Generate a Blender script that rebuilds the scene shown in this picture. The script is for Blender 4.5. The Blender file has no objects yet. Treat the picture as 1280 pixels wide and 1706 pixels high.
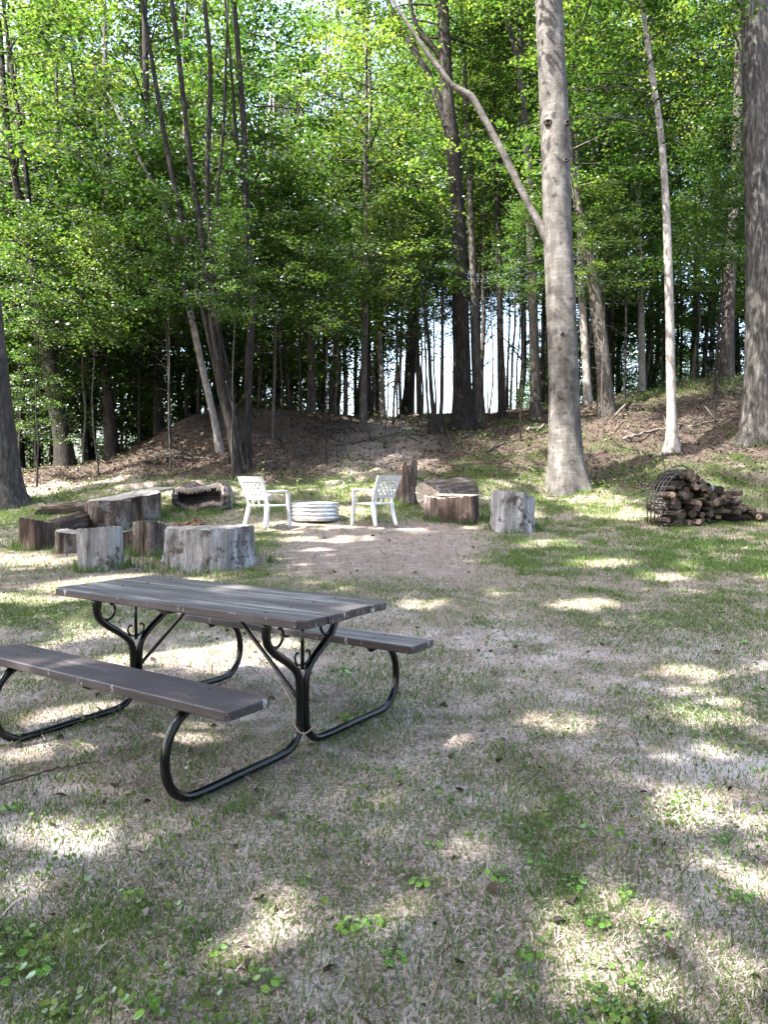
import bpy, math, random
import numpy as np
from mathutils import Vector, Matrix, Quaternion
random.seed(7)
PI = math.pi
scene = bpy.context.scene
COL = scene.collection

# ------------------------------------------------------------------ camera
S = 1.03
CAM_H, PITCH, FPX = 1.3187 * S, 0.0416, 1244.0
cam_d = bpy.data.cameras.new('camera'); cam = bpy.data.objects.new('camera', cam_d); COL.objects.link(cam)
cam_d.sensor_fit = 'VERTICAL'; cam_d.sensor_height = 24.0; cam_d.lens = 24.0 * FPX / 1706.0
cam_d.clip_start = 0.05; cam_d.clip_end = 3000
cam.location = (0, 0, CAM_H); cam.rotation_euler = (PI / 2 - PITCH, 0, 0)
scene.camera = cam
_cp, _sp = math.cos(PITCH), math.sin(PITCH)


def pix(u, v, d):
    """world point seen at source pixel (u, v) at forward distance d"""
    x = (u - 640) / FPX * d
    up = -(v - 853) / FPX * d
    return Vector((x, d * _cp + up * _sp, -d * _sp + up * _cp + CAM_H))


EL, AZ = math.radians(54), math.radians(30)
to_sun = Vector((-math.cos(EL) * math.cos(AZ), -math.cos(EL) * math.sin(AZ), math.sin(EL)))


# ------------------------------------------------------------------ noise
def _hash(ix, iy, seed):
    n = (ix.astype(np.int64) * 374761393 + iy.astype(np.int64) * 668265263 + seed * 1442695041) & 0x7fffffff
    n = (n ^ (n >> 13)) * 1274126177 & 0x7fffffff
    n = n ^ (n >> 16)
    return (n & 0xffff) / 65535.0


def vnoise(x, y, seed=0):
    x = np.asarray(x, float); y = np.asarray(y, float)
    ix = np.floor(x); iy = np.floor(y); fx = x - ix; fy = y - iy
    fx = fx * fx * (3 - 2 * fx); fy = fy * fy * (3 - 2 * fy)
    a = _hash(ix, iy, seed); b = _hash(ix + 1, iy, seed); c = _hash(ix, iy + 1, seed); d = _hash(ix + 1, iy + 1, seed)
    return (a * (1 - fx) + b * fx) * (1 - fy) + (c * (1 - fx) + d * fx) * fy


def fbm(x, y, seed=0, octv=4):
    s = 0; a = .5
    for i in range(octv):
        s = s + a * vnoise(x * 2 ** i, y * 2 ** i, seed + i); a *= .5
    return s / (1 - .5 ** octv)


def sstep(a, b, x):
    t = np.clip((x - a) / (b - a), 0, 1)
    return t * t * (3 - 2 * t)


# ------------------------------------------------------------------ terrain: thin-plate spline through surveyed points
_ctrl = []
for gx in (-9, -4, 0, 4, 9):
    for gy in (-9, -4, 0, 2.5, 5):
        _ctrl.append((gx, gy, 0))
    _ctrl.append((gx, 9, .27)); _ctrl.append((gx, 12.8, .5 if gx < 8 else .62))
for (u, v, d) in [(10, 845, 16), (105, 780, 21), (190, 765, 24), (400, 786, 18.5), (366, 757, 20), (520, 692, 27),
                  (450, 684, 24), (605, 706, 25), (680, 698, 34), (722, 729, 23.5), (772, 716, 26), (835, 696, 28),
                  (892, 692, 27.5), (945, 817, 17), (1012, 694, 24), (1122, 748, 20), (1258, 736, 20), (1070, 657, 29),
                  (1212, 630, 27), (1160, 650, 25), (300, 702, 24), (320, 760, 21), (600, 802, 17.3), (600, 768, 20.5), (780, 790, 18),
                  (850, 765, 20), (1050, 775, 18.3), (1180, 805, 16.3), (1285, 800, 16.6), (200, 806, 17.5), (460, 770, 19.5),
                  (1290, 640, 25), (150, 774, 26)]:
    p = pix(u, v, d); _ctrl.append((p.x, p.y, p.z))
_ctrl += [(-9, 20, 1.5), (-16, 22, 1.7), (-18, 35, 1.4), (-10, 34, 1.9), (-4, 32, 3.6), (3, 40, 4.0), (9, 38, 3.9), (16, 34, 4.6), (22, 28, 5.0),
          (20, 20, 3.2), (14, 12, 1.0), (-14, 12, .5), (0, 55, 1.0), (-20, 50, .6), (22, 50, 2.5), (14, 6, .2)]
_C = np.array(_ctrl, float)


def _phi(r2):
    return np.where(r2 > 1e-12, .5 * r2 * np.log(r2 + 1e-12), 0)


_n = len(_C)
_K = _phi(((_C[:, None, :2] - _C[None, :, :2]) ** 2).sum(2)) + np.eye(_n) * .15
_Pm = np.c_[np.ones(_n), _C[:, :2]]
_A = np.block([[_K, _Pm], [_Pm.T, np.zeros((3, 3))]])
_W = np.linalg.solve(_A, np.r_[_C[:, 2], 0, 0, 0])


def ground_z(x, y):
    x = np.atleast_1d(np.asarray(x, float)); y = np.atleast_1d(np.asarray(y, float))
    xs = np.clip(x, -30, 32); ys = np.clip(y, -10, 62)
    z = _W[-3] + _W[-2] * xs + _W[-1] * ys
    for i in range(_n):
        z = z + _W[i] * _phi((xs - _C[i, 0]) ** 2 + (ys - _C[i, 1]) ** 2)
    near = 1 - sstep(4.5, 7.5, ys)
    z = z * (1 - near * (np.abs(xs) < 40))
    out = np.maximum(np.maximum(np.abs(x) - 32, 0), np.maximum(y - 66, 0))
    z = z * (1 - sstep(0, 40, out)) - 6 * sstep(0, 60, out)
    rough = sstep(13.5, 19, ys)
    z = z + (fbm(x * 1.1, y * 1.1, 5) - .5) * (.05 + .42 * rough) + (fbm(x * 5, y * 5, 9, 3) - .5) * (.03 + .12 * rough)
    return z


def gz(x, y):
    return float(ground_z(x, y)[0])


# ------------------------------------------------------------------ materials
def new_mat(name):
    m = bpy.data.materials.new(name); m.use_nodes = True
    nt = m.node_tree; nt.nodes.clear()
    out = nt.nodes.new('ShaderNodeOutputMaterial')
    return m, nt, out


class N:
    def __init__(s, nt): s.nt = nt
    def __call__(s, typ, ins=None, **kw):
        n = s.nt.nodes.new(typ)
        for k, v in kw.items(): setattr(n, k, v)
        for k, v in (ins or {}).items():
            if isinstance(v, bpy.types.NodeSocket): s.nt.links.new(v, n.inputs[k])
            else: n.inputs[k].default_value = v
        return n
    def ramp(s, fac, stops, interp='LINEAR'):
        n = s.nt.nodes.new('ShaderNodeValToRGB'); s.nt.links.new(fac, n.inputs[0]); cr = n.color_ramp; cr.interpolation = interp
        while len(cr.elements) < len(stops): cr.elements.new(.5)
        for e, (p, c) in zip(cr.elements, stops):
            e.position = p; e.color = (*c, 1) if len(c) == 3 else c
        return n.outputs[0]
    def mix(s, fac, a, b, mode='MIX'):
        n = s.nt.nodes.new('ShaderNodeMix'); n.data_type = 'RGBA'; n.blend_type = mode
        for i, v in ((0, fac), (6, a), (7, b)):
            if isinstance(v, bpy.types.NodeSocket): s.nt.links.new(v, n.inputs[i])
            else: n.inputs[i].default_value = (*v, 1) if isinstance(v, tuple) and len(v) == 3 else v
        return n.outputs[2]
    def math(s, op, a, b=0.0):
        n = s.nt.nodes.new('ShaderNodeMath'); n.operation = op
        for i, v in ((0, a), (1, b)):
            if isinstance(v, bpy.types.NodeSocket): s.nt.links.new(v, n.inputs[i])
            else: n.inputs[i].default_value = v
        return n.outputs[0]
    def coord(s, scale=(1, 1, 1), world=False):
        if world: src = s.nt.nodes.new('ShaderNodeNewGeometry').outputs['Position']
        else: src = s.nt.nodes.new('ShaderNodeTexCoord').outputs['Object']
        return s('ShaderNodeMapping', {'Vector': src, 'Scale': scale}).outputs[0]
    def noise(s, vec, scale, detail=5, rough=.6, dist=0.0):
        return s('ShaderNodeTexNoise', {'Vector': vec, 'Scale': scale, 'Detail': detail, 'Roughness': rough, 'Distortion': dist}).outputs[0]


def principled(n, out, col, rough, bump=None, bstr=.4, bdist=.02, spec=.3, metal=0.0):
    p = n('ShaderNodeBsdfPrincipled', {'Base Color': col, 'Roughness': rough, 'Specular IOR Level': spec, 'Metallic': metal})
    if bump is not None:
        b = n('ShaderNodeBump', {'Strength': bstr, 'Distance': bdist, 'Height': bump})
        n.nt.links.new(b.outputs[0], p.inputs['Normal'])
    n.nt.links.new(p.outputs[0], out.inputs[0])
    return p


def leaf_mat(name, stops, tstops, trans=.5, gloss=.12):
    m, nt, out = new_mat(name); n = N(nt)
    t = n('ShaderNodeAttribute', attribute_name='tint').outputs['Fac']
    oi = n('ShaderNodeObjectInfo').outputs['Random']
    f = n.math('ADD', n.math('MULTIPLY', t, .72), n.math('MULTIPLY', oi, .28))
    c1 = n.ramp(f, stops); c2 = n.ramp(f, tstops)
    d = n('ShaderNodeBsdfDiffuse', {'Color': c1}); tr = n('ShaderNodeBsdfTranslucent', {'Color': c2})
    mx = n('ShaderNodeMixShader', {0: trans, 1: d.outputs[0], 2: tr.outputs[0]})
    g = n('ShaderNodeBsdfGlossy', {'Color': (1, 1, 1, 1), 'Roughness': .42})
    fr = n('ShaderNodeLayerWeight', {'Blend': .2}).outputs['Fresnel']
    mx2 = n('ShaderNodeMixShader', {0: n.math('MULTIPLY', fr, gloss), 1: mx.outputs[0], 2: g.outputs[0]})
    nt.links.new(mx2.outputs[0], out.inputs[0])
    return m


M = {}
M['leaf'] = leaf_mat('maple_leaf', [(0, (0.0043, 0.0172, 0.0052)), (.4, (0.0146, 0.0370, 0.0086)), (.78, (0.0353, 0.0636, 0.0138)), (1, (0.0731, 0.0989, 0.0258))],
                     [(0, (0.0155, 0.0602, 0.0077)), (.4, (0.0516, 0.1170, 0.0138)), (.78, (0.1333, 0.2064, 0.0258)), (1, (0.3182, 0.3354, 0.0499))], .5)
M['grass'] = leaf_mat('grass_blade', [(0, (.030, .062, .018)), (.5, (.058, .108, .026)), (1, (.14, .175, .055))],
                      [(0, (.06, .13, .025)), (.5, (.12, .22, .035)), (1, (.26, .32, .07))], .35, .1)
M['weed'] = leaf_mat('weed_leaf', [(0, (.07, .17, .03)), (.5, (.12, .25, .04)), (1, (.20, .32, .06))],
                     [(0, (.12, .30, .03)), (.5, (.20, .42, .05)), (1, (.32, .5, .08))], .4, .12)
M['thatch'] = leaf_mat('dry_grass', [(0, (.10, .08, .07)), (.3, (.25, .21, .185)), (.7, (.42, .365, .33)), (1, (.58, .53, .50))],
                       [(0, (.1, .08, .05)), (1, (.3, .24, .16))], .1, .05)
M['litter'] = leaf_mat('dead_leaf', [(0, (.018, .013, .010)), (.45, (.052, .038, .030)), (.8, (.125, .098, .08)), (1, (.33, .275, .235))],
                       [(0, (.04, .02, .012)), (1, (.16, .085, .04))], .15, .1)


def ground_mat():
    m, nt, out = new_mat('clearing_soil'); n = N(nt)
    v = n.coord(world=True)
    lit = n('ShaderNodeAttribute', attribute_name='litter').outputs['Fac']
    big = n.noise(v, .9, 4, .6); mid = n.noise(v, 7, 6, .7); fine = n.noise(v, 60, 6, .75); vfine = n.noise(v, 210, 3, .7)
    dry = n.ramp(n.math('ADD', n.math('MULTIPLY', fine, .6), n.math('MULTIPLY', vfine, .4)),
                 [(.36, (.055, .041, .035)), (.45, (.19, .15, .13)), (.54, (.40, .335, .30)), (.66, (.66, .59, .56))])
    sand = n.ramp(n.math('ADD', n.math('MULTIPLY', fine, .7), n.math('MULTIPLY', vfine, .3)), [(.3, (.31, .27, .265)), (.7, (.62, .56, .56))])
    c = n.mix(n.ramp(n.math('ADD', n.math('MULTIPLY', big, .55), n.math('MULTIPLY', mid, .45)), [(.51, (0, 0, 0)), (.60, (1, 1, 1))]), dry, sand)
    dark = n.ramp(n.noise(v, 2.2, 5, .65), [(.38, (.55, .53, .5)), (.55, (1, 1, 1))])
    c = n.mix(1.0, c, dark, 'MULTIPLY')
    brown = n.ramp(n.noise(v, 26, 7, .75), [(.32, (.012, .009, .008)), (.5, (.042, .032, .026)), (.68, (.14, .113, .094))])
    dirt = n('ShaderNodeAttribute', attribute_name='dirt').outputs['Fac']; moss = n('ShaderNodeAttribute', attribute_name='moss').outputs['Fac']
    soil = n.ramp(n.math('ADD', n.math('MULTIPLY', fine, .55), n.math('MULTIPLY', mid, .45)), [(.34, (.075, .056, .045)), (.5, (.185, .145, .12)), (.64, (.33, .28, .245))])
    c = n.mix(n.math('MULTIPLY', dirt, .85), c, soil)
    mossc = n.ramp(fine, [(.35, (.03, .032, .014)), (.5, (.085, .085, .04)), (.66, (.19, .17, .10))])
    c = n.mix(n.math('MULTIPLY', n.math('MULTIPLY', moss, n.math('ADD', n.math('MULTIPLY', dirt, .5), .5)), n.ramp(n.noise(v, 14, 5, .7), [(.4, (.25, .25, .25)), (.58, (1, 1, 1))])), c, mossc)
    c = n.mix(lit, c, brown)
    bump = n.math('ADD', n.math('MULTIPLY', fine, .6), n.math('ADD', n.math('MULTIPLY', mid, 1.2), n.math('MULTIPLY', vfine, .3)))
    principled(n, out, c, .95, bump, .9, .025, .1)
    return m


M['ground'] = ground_mat()


def bark_mat(name, dark, mid, light, vs=14, rough=.9, bstr=.6, bdist=.02, lich=None, stretch=.16):
    m, nt, out = new_mat(name); n = N(nt)
    v = n.coord((1, 1, stretch)); v0 = n.coord()
    a = n.noise(v, vs, 8, .7, .4); b = n.noise(v0, 2.5, 5, .6); f = n.noise(v0, 55, 4, .7)
    t = n.math('ADD', n.math('MULTIPLY', a, .65), n.math('ADD', n.math('MULTIPLY', b, .2), n.math('MULTIPLY', f, .15)))
    c = n.ramp(t, [(.36, dark), (.5, mid), (.64, light)])
    if lich:
        c = n.mix(n.ramp(n.noise(v0, 3.7, 6, .7), [(.54, (0, 0, 0)), (.62, (1, 1, 1))]), c, lich)
    principled(n, out, c, rough, n.math('ADD', a, n.math('MULTIPLY', f, .25)), bstr, bdist, .15)
    return m


M['bark'] = bark_mat('forest_bark', (.017, .015, .013), (.048, .043, .038), (.125, .113, .103), 16, bstr=.9, bdist=.03)
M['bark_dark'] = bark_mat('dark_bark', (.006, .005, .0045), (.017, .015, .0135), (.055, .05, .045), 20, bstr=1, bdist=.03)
M['bark_brown'] = bark_mat('furrowed_brown_bark', (.011, .010, .0095), (.036, .034, .032), (.115, .11, .105), 15, bstr=1, bdist=.04)
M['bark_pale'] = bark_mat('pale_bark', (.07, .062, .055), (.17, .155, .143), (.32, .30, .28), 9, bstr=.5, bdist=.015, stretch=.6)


def beech_mat():
    m, nt, out = new_mat('beech_bark'); n = N(nt)
    v0 = n.coord(); h = n.coord((1, 1, 1.3)); vv = n.coord((1, 1, .22))
    a = n.noise(h, 3.2, 6, .6, .6); b = n.noise(vv, 5, 6, .65); f = n.noise(v0, 45, 5, .7); r = n.noise(n.coord((.6, .6, 9)), 3, 5, .6, .8)
    t = n.math('ADD', n.math('MULTIPLY', a, .42), n.math('ADD', n.math('MULTIPLY', b, .48), n.math('MULTIPLY', r, .10)))
    c = n.ramp(t, [(.34, (0.0222, 0.0200, 0.0178)), (.44, (0.0474, 0.0437, 0.0400)), (.53, (0.0777, 0.0725, 0.0673)), (.63, (0.1369, 0.1310, 0.1236))])
    spots = n.ramp(n.noise(v0, 7, 3, .5), [(.30, (.45, .42, .38)), (.38, (1, 1, 1))])
    c = n.mix(1.0, c, spots, 'MULTIPLY')
    principled(n, out, c, .8, n.math('ADD', n.math('MULTIPLY', r, .5), n.math('MULTIPLY', f, .6)), .75, .03, .15)
    return m


M['beech'] = beech_mat()
M['stump'] = bark_mat('weathered_stump_bark', (.016, .012, .010), (.066, .05, .042), (.20, .165, .145), 11, bstr=1, bdist=.03, stretch=.2, lich=(.17, .155, .145))
M['stump_grey'] = bark_mat('silver_bare_wood', (.05, .045, .043), (.19, .182, .182), (.40, .40, .415), 10, bstr=.8, bdist=.02, stretch=.12, lich=(.06, .047, .042))
M['hollow_shade'] = bark_mat('rotten_wood_hollow_shade', (.003, .0025, .002), (.009, .007, .006), (.02, .016, .013), 9, bstr=.6)  # near black puts the hollow's shade into the rotten wood's colour
M['stump_dark'] = bark_mat('dark_wet_bark', (.012, .009, .008), (.045, .031, .026), (.13, .095, .08), 13, bstr=1, bdist=.03, stretch=.12)
M['wood_orange'] = bark_mat('fresh_splintered_wood', (.06, .036, .024), (.19, .112, .07), (.40, .29, .21), 16, bstr=1, bdist=.03, stretch=.1)


def cut_mat(name, c0, c1):
    m, nt, out = new_mat(name); n = N(nt)
    v = n.coord((1, 1, .3))
    ring = n('ShaderNodeTexWave', {'Vector': v, 'Scale': 14, 'Distortion': 3.5, 'Detail': 4, 'Detail Scale': 1.5}, wave_type='RINGS', rings_direction='Z').outputs['Fac']
    a = n.noise(n.coord(), 6, 7, .7)
    t = n.math('ADD', n.math('MULTIPLY', ring, .25), n.math('MULTIPLY', a, .9))
    principled(n, out, n.ramp(t, [(.35, c0), (.75, c1)]), .9, t, .6, .012, .15)
    return m


M['cut'] = cut_mat('weathered_cut_wood', (.06, .05, .042), (.36, .325, .29))
M['cut_pale'] = cut_mat('pale_cut_wood', (.24, .19, .145), (.56, .48, .41))
M['cut_dark'] = cut_mat('dark_cut_wood', (.02, .017, .015), (.17, .145, .125))


def table_top_mat():
    m, nt, out = new_mat('worn_painted_boards'); n = N(nt)
    v = n.coord((.35, 4.0, 4.0)); w = n.coord((.12, 7, 7)); p0 = n.coord()
    a = n.noise(v, 3.2, 8, .65, .5); b = n.noise(w, 9, 6, .7); f = n.noise(n.coord((.25, 9, 9)), 22, 5, .7)
    t = n.math('ADD', n.math('MULTIPLY', a, .62), n.math('MULTIPLY', b, .38))
    c = n.ramp(t, [(.36, (0.0208, 0.0176, 0.0176)), (.45, (0.0496, 0.0448, 0.0440)), (.53, (0.1160, 0.1080, 0.1040)), (.61, (0.3200, 0.3120, 0.3000))])
    c = n.mix(n.math('MULTIPLY', n.ramp(f, [(.45, (0, 0, 0)), (.6, (1, 1, 1))]), .35), c, (.10, .09, .085))
    principled(n, out, c, .62, n.math('ADD', n.math('MULTIPLY', f, .6), a), .5, .006, .35)
    return m


def paint_mat():
    m, nt, out = new_mat('brown_board_paint'); n = N(nt)
    g = n.noise(n.coord((.3, 5, 5)), 8, 6, .7, .3); s = n.noise(n.coord(), 3, 4, .6)
    c = n.ramp(n.math('ADD', n.math('MULTIPLY', g, .6), n.math('MULTIPLY', s, .4)), [(.35, (0.0225, 0.0173, 0.0188)), (.5, (0.0375, 0.0292, 0.0315)), (.65, (0.0638, 0.0525, 0.0555))])
    chip = n.noise(n.coord((1.6, 1.6, .5)), 9, 6, .75)
    nz_ = n('ShaderNodeSeparateXYZ', {0: n.nt.nodes.new('ShaderNodeNewGeometry').outputs['Normal']}).outputs[2]
    side = n.ramp(n.math('ABSOLUTE', nz_), [(.3, (1, 1, 1)), (.9, (.12, .12, .12))])
    c = n.mix(n.math('MULTIPLY', side, n.ramp(chip, [(.60, (0, 0, 0)), (.63, (1, 1, 1))])), c, (.42, .41, .41))
    pale = n.noise(n.coord((.5, 3, 3)), 1.7, 5, .7, .5)
    c = n.mix(n.ramp(pale, [(.56, (0, 0, 0)), (.66, (.7, .7, .7))]), c, (.12, .112, .116))
    principled(n, out, c, .5, g, .35, .004, .4)
    return m


M['board'] = table_top_mat(); M['paint'] = paint_mat()


def simple_mat(name, col, rough, spec=.4, metal=0., var=.25, sc=6, bstr=.15, bd=.004):
    m, nt, out = new_mat(name); n = N(nt)
    a = n.noise(n.coord(), sc, 6, .65)
    lo = tuple(c * (1 - var) for c in col); hi = tuple(min(1, c * (1 + var)) for c in col)
    principled(n, out, n.ramp(a, [(.35, lo), (.65, hi)]), rough, n.noise(n.coord(), sc * 12, 4, .6), bstr, bd, spec, metal)
    return m


M['tube'] = simple_mat('black_powder_coat', (.0035, .004, .005), .22, .42, 0, .3)
M['wire'] = simple_mat('black_wire', (.012, .012, .013), .45, .4)
M['plastic'] = simple_mat('white_plastic', (.50, .50, .51), .45, .35, 0, .2, 5)
M['zinc'] = simple_mat('galvanised_steel', (.50, .51, .52), .4, .5, .85, .4, 4, .2)
M['ash'] = simple_mat('fire_ash', (.09, .085, .08), .95, .1, 0, .5, 12, .8, .02)
M['tarp'] = simple_mat('grey_green_tarp', (.10, .13, .118), .6, .4, 0, .3, 5, .4, .02)
M['cord'] = simple_mat('tan_cord', (.36, .28, .22), .8)
M['twig'] = simple_mat('grey_twig', (.12, .105, .09), .9, .1, 0, .4, 20, .5)
M['dark_twig'] = simple_mat('dark_twig', (.055, .05, .047), .9, .1, 0, .4, 20, .5)
M['stem'] = simple_mat('green_stem', (.08, .14, .04), .7, .2)


def firewood_mat():
    m, nt, out = new_mat('stored_firewood'); n = N(nt)
    oi = n('ShaderNodeObjectInfo').outputs['Random']
    a = n.noise(n.coord((1, .15, 1)), 22, 7, .7)
    c = n.ramp(a, [(.35, (.014, .012, .011)), (.5, (.05, .043, .039)), (.65, (.14, .127, .118))])
    c = n.mix(1.0, c, n.ramp(oi, [(0, (.35, .33, .32)), (.6, (.8, .75, .7)), (1, (1.5, 1.3, 1.1))]), 'MULTIPLY')
    principled(n, out, c, .92, a, .8, .02, .12)
    return m


M['firewood'] = firewood_mat()


def firewood_end():
    m, nt, out = new_mat('firewood_cut_end'); n = N(nt)
    oi = n('ShaderNodeObjectInfo').outputs['Random']
    a = n.noise(n.coord((1, 1, 1)), 30, 6, .7)
    c = n.ramp(a, [(.35, (.025, .021, .019)), (.65, (.15, .13, .115))])
    c = n.mix(1.0, c, n.ramp(oi, [(0, (.3, .3, .3)), (.75, (.85, .8, .75)), (.90, (2.4, 2.0, 1.7)), (1, (4.4, 3.3, 2.6))]), 'MULTIPLY')
    principled(n, out, c, .92, a, .7, .01, .1)
    return m


M['firewood_end'] = firewood_end()


# ------------------------------------------------------------------ mesh helpers
class MB:
    def __init__(s): s.v = []; s.f = []; s.m = []; s.sm = []
    def add(s, V, F, mi=0, smooth=True):
        o = len(s.v); s.v += [tuple(p) for p in V]
        for f in F: s.f.append(tuple(i + o for i in f)); s.m.append(mi); s.sm.append(smooth)
        return s
    def build(s, name, mats, parent=None, loc=None):
        me = bpy.data.meshes.new(name); me.from_pydata(s.v, [], s.f)
        for m in (mats if isinstance(mats, (list, tuple)) else [mats]): me.materials.append(m)
        me.polygons.foreach_set('material_index', s.m); me.polygons.foreach_set('use_smooth', s.sm)
        me.update()
        return link(name, me, parent, loc)


def link(name, me, parent=None, loc=None):
    o = bpy.data.objects.new(name, me); COL.objects.link(o)
    if parent: o.parent = parent
    if loc is not None: o.location = loc
    return o


def tag(o, label=None, cat=None, group=None, kind=None):
    if label: o['label'] = label
    if cat: o['category'] = cat
    if group: o['group'] = group
    if kind: o['kind'] = kind
    return o


def thing(name, label, cat, loc=(0, 0, 0), rz=0, group=None):
    o = bpy.data.objects.new(name, None); COL.objects.link(o); o.location = loc; o.rotation_euler = (0, 0, rz)
    o.empty_display_size = .2
    return tag(o, label, cat, group)


def np_mesh(name, V, F, mats, tint=None, attr='tint', midx=None, smooth=False):
    """V (n,3), F (m,k) uniform polygons"""
    me = bpy.data.meshes.new(name); k = F.shape[1]; m = F.shape[0]
    me.vertices.add(len(V)); me.vertices.foreach_set('co', np.ascontiguousarray(V, np.float32).ravel())
    me.loops.add(m * k); me.loops.foreach_set('vertex_index', np.ascontiguousarray(F, np.int32).ravel())
    me.polygons.add(m); me.polygons.foreach_set('loop_start', np.arange(0, m * k, k, dtype=np.int32))
    me.polygons.foreach_set('loop_total', np.full(m, k, np.int32))
    for mt in (mats if isinstance(mats, (list, tuple)) else [mats]): me.materials.append(mt)
    if midx is not None: me.polygons.foreach_set('material_index', np.ascontiguousarray(midx, np.int32))
    if smooth: me.polygons.foreach_set('use_smooth', np.ones(m, bool))
    if tint is not None:
        a = me.attributes.new(attr, 'FLOAT', 'POINT'); a.data.foreach_set('value', np.ascontiguousarray(tint, np.float32))
    me.update(calc_edges=True)
    return me


def spline(P, n):
    """Catmull-Rom resample of rows P (any width)"""
    P = np.asarray(P, float)
    if len(P) == 2: return P[0] + (P[1] - P[0]) * np.linspace(0, 1, n)[:, None]
    Q = np.vstack([2 * P[0] - P[1], P, 2 * P[-1] - P[-2]])
    seg = np.linalg.norm(np.diff(P[:, :3], axis=0), axis=1); cum = np.r_[0, np.cumsum(seg)]
    out = []
    for s in np.linspace(0, cum[-1], n):
        i = min(max(int(np.searchsorted(cum, s, 'right')) - 1, 0), len(P) - 2)
        t = (s - cum[i]) / max(seg[i], 1e-9)
        a, b, c, d = Q[i], Q[i + 1], Q[i + 2], Q[i + 3]
        out.append(.5 * ((2 * b) + (-a + c) * t + (2 * a - 5 * b + 4 * c - d) * t * t + (-a + 3 * b - 3 * c + d) * t ** 3))
    return np.array(out)


def tube(P, R, n=10, cap=True, rfun=None):
    """tube along rows P with radii R; rfun(i, theta)->factor"""
    P = [Vector(p[:3]) for p in P]; R = [R] * len(P) if np.isscalar(R) else list(R)
    T = [(P[min(i + 1, len(P) - 1)] - P[max(i - 1, 0)]).normalized() for i in range(len(P))]
    a = Vector((1, 0, 0)) if abs(T[0].x) < .8 else Vector((0, 1, 0))
    X = (a - T[0] * a.dot(T[0])).normalized(); V = []; F = []
    for i, p in enumerate(P):
        if i:
            X = (X - T[i] * X.dot(T[i])).normalized()
        Y = T[i].cross(X)
        for k in range(n):
            th = 2 * PI * k / n
            r = R[i] * (rfun(i, th) if rfun else 1)
            V.append(p + X * (r * math.cos(th)) + Y * (r * math.sin(th)))
    for i in range(len(P) - 1):
        for k in range(n):
            k2 = (k + 1) % n
            F.append((i * n + k, i * n + k2, (i + 1) * n + k2, (i + 1) * n + k))
    if cap:
        F.append(tuple(range(n))[::-1]); F.append(tuple((len(P) - 1) * n + k for k in range(n)))
    return V, F


def rbox(x0, x1, y0, y1, z0, z1, b=.004, cham=0.0):
    """box with chamfered vertical corners (cham) and eased edges b, as stacked outlines"""
    def ring(i, z):
        xa, xb, ya, yb = x0 + i, x1 - i, y0 + i, y1 - i
        c = max(cham, b)
        return [(xa + c, ya, z), (xb - c, ya, z), (xb, ya + c, z), (xb, yb - c, z), (xb - c, yb, z), (xa + c, yb, z), (xa, yb - c, z), (xa, ya + c, z)]
    V = ring(b, z0) + ring(0, z0 + b) + ring(0, z1 - b) + ring(b, z1); F = [tuple(range(8))[::-1], tuple(range(24, 32))]
    for r in range(3):
        for k in range(8):
            F.append((r * 8 + k, r * 8 + (k + 1) % 8, r * 8 + 8 + (k + 1) % 8, r * 8 + 8 + k))
    return V, F


# ------------------------------------------------------------------ ground
def grid_lines(lo, hi, h0, lo_d, hi_d, far_lo, far_hi):
    a = [lo_d]
    while a[-1] < hi_d: a.append(a[-1] + h0(a[-1]))
    b = a[-1]; st = .6
    while b < far_hi: st *= 1.25; b += st; a.append(b)
    b = lo_d; st = .6; pre = []
    while b > far_lo: st *= 1.25; b -= st; pre.append(b)
    return np.array(pre[::-1] + a)


gx = grid_lines(0, 0, lambda x: .07 + .012 * abs(x), -26, 28, -900, 900)
gy = grid_lines(0, 0, lambda y: .07 + .007 * abs(y - 2), -6, 58, -900, 1500)
XX, YY = np.meshgrid(gx, gy); xf, yf = XX.ravel(), YY.ravel()
zf = ground_z(xf, yf)
nx, ny = len(gx), len(gy)
ii = (np.arange(ny - 1)[:, None] * nx + np.arange(nx - 1)[None, :]).ravel()
GF = np.c_[ii, ii + 1, ii + nx + 1, ii + nx]


def litter_w(x, y):
    edge = 17.2 + 2.2 * (fbm(x * .5, y * .5, 33) - .5) * 2 - 1.6 * sstep(3, 7, x) * (1 - sstep(7, 9, x)) + 1.0 * sstep(-2, -7, x)
    return sstep(-1.2, 1.0, y - edge) * (1 - .55 * path_w(x, y))


def path_w(x, y):
    c = np.interp(y, [14, 17.5, 21, 24, 28, 34], [-.9, -.6, -.15, .2, .75, 1.5]) + .35 * (fbm(y * .5, y * 0, 91) - .5) * 2
    return (1 - sstep(.2, 1.9, np.abs(x - c) + .5 * (fbm(x * 2, y * 2, 92) - .5))) * sstep(15, 17, y) * (1 - sstep(36, 40, y))




# ------------------------------------------------------------------ scatter: blades and leaves as big meshes
rng = np.random.default_rng(11)


def wedge(n, d0, d1, power, ulo=-120, uhi=1400):
    """random ground points in the camera's wedge; power: pdf over distance ~ d**power"""
    q = rng.random(n); k = power + 1
    d = (d0 ** k + q * (d1 ** k - d0 ** k)) ** (1 / k) if abs(k) > 1e-6 else d0 * (d1 / d0) ** q
    u = ulo + rng.random(n) * (uhi - ulo)
    # the cover goes on, thinner, for a few metres beyond the sides of the wedge
    d2 = d[rng.random(n) < np.minimum(1, 3.6 / ((uhi - ulo) / FPX * d))]
    sd = rng.random(len(d2)) < .5; e = 3.6 * rng.random(len(d2)) ** 1.3
    x2 = np.where(sd, (ulo - 640) / FPX * d2 - e, (uhi - 640) / FPX * d2 + e)
    return np.r_[(u - 640) / FPX * d, x2], np.r_[d, d2]


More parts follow.
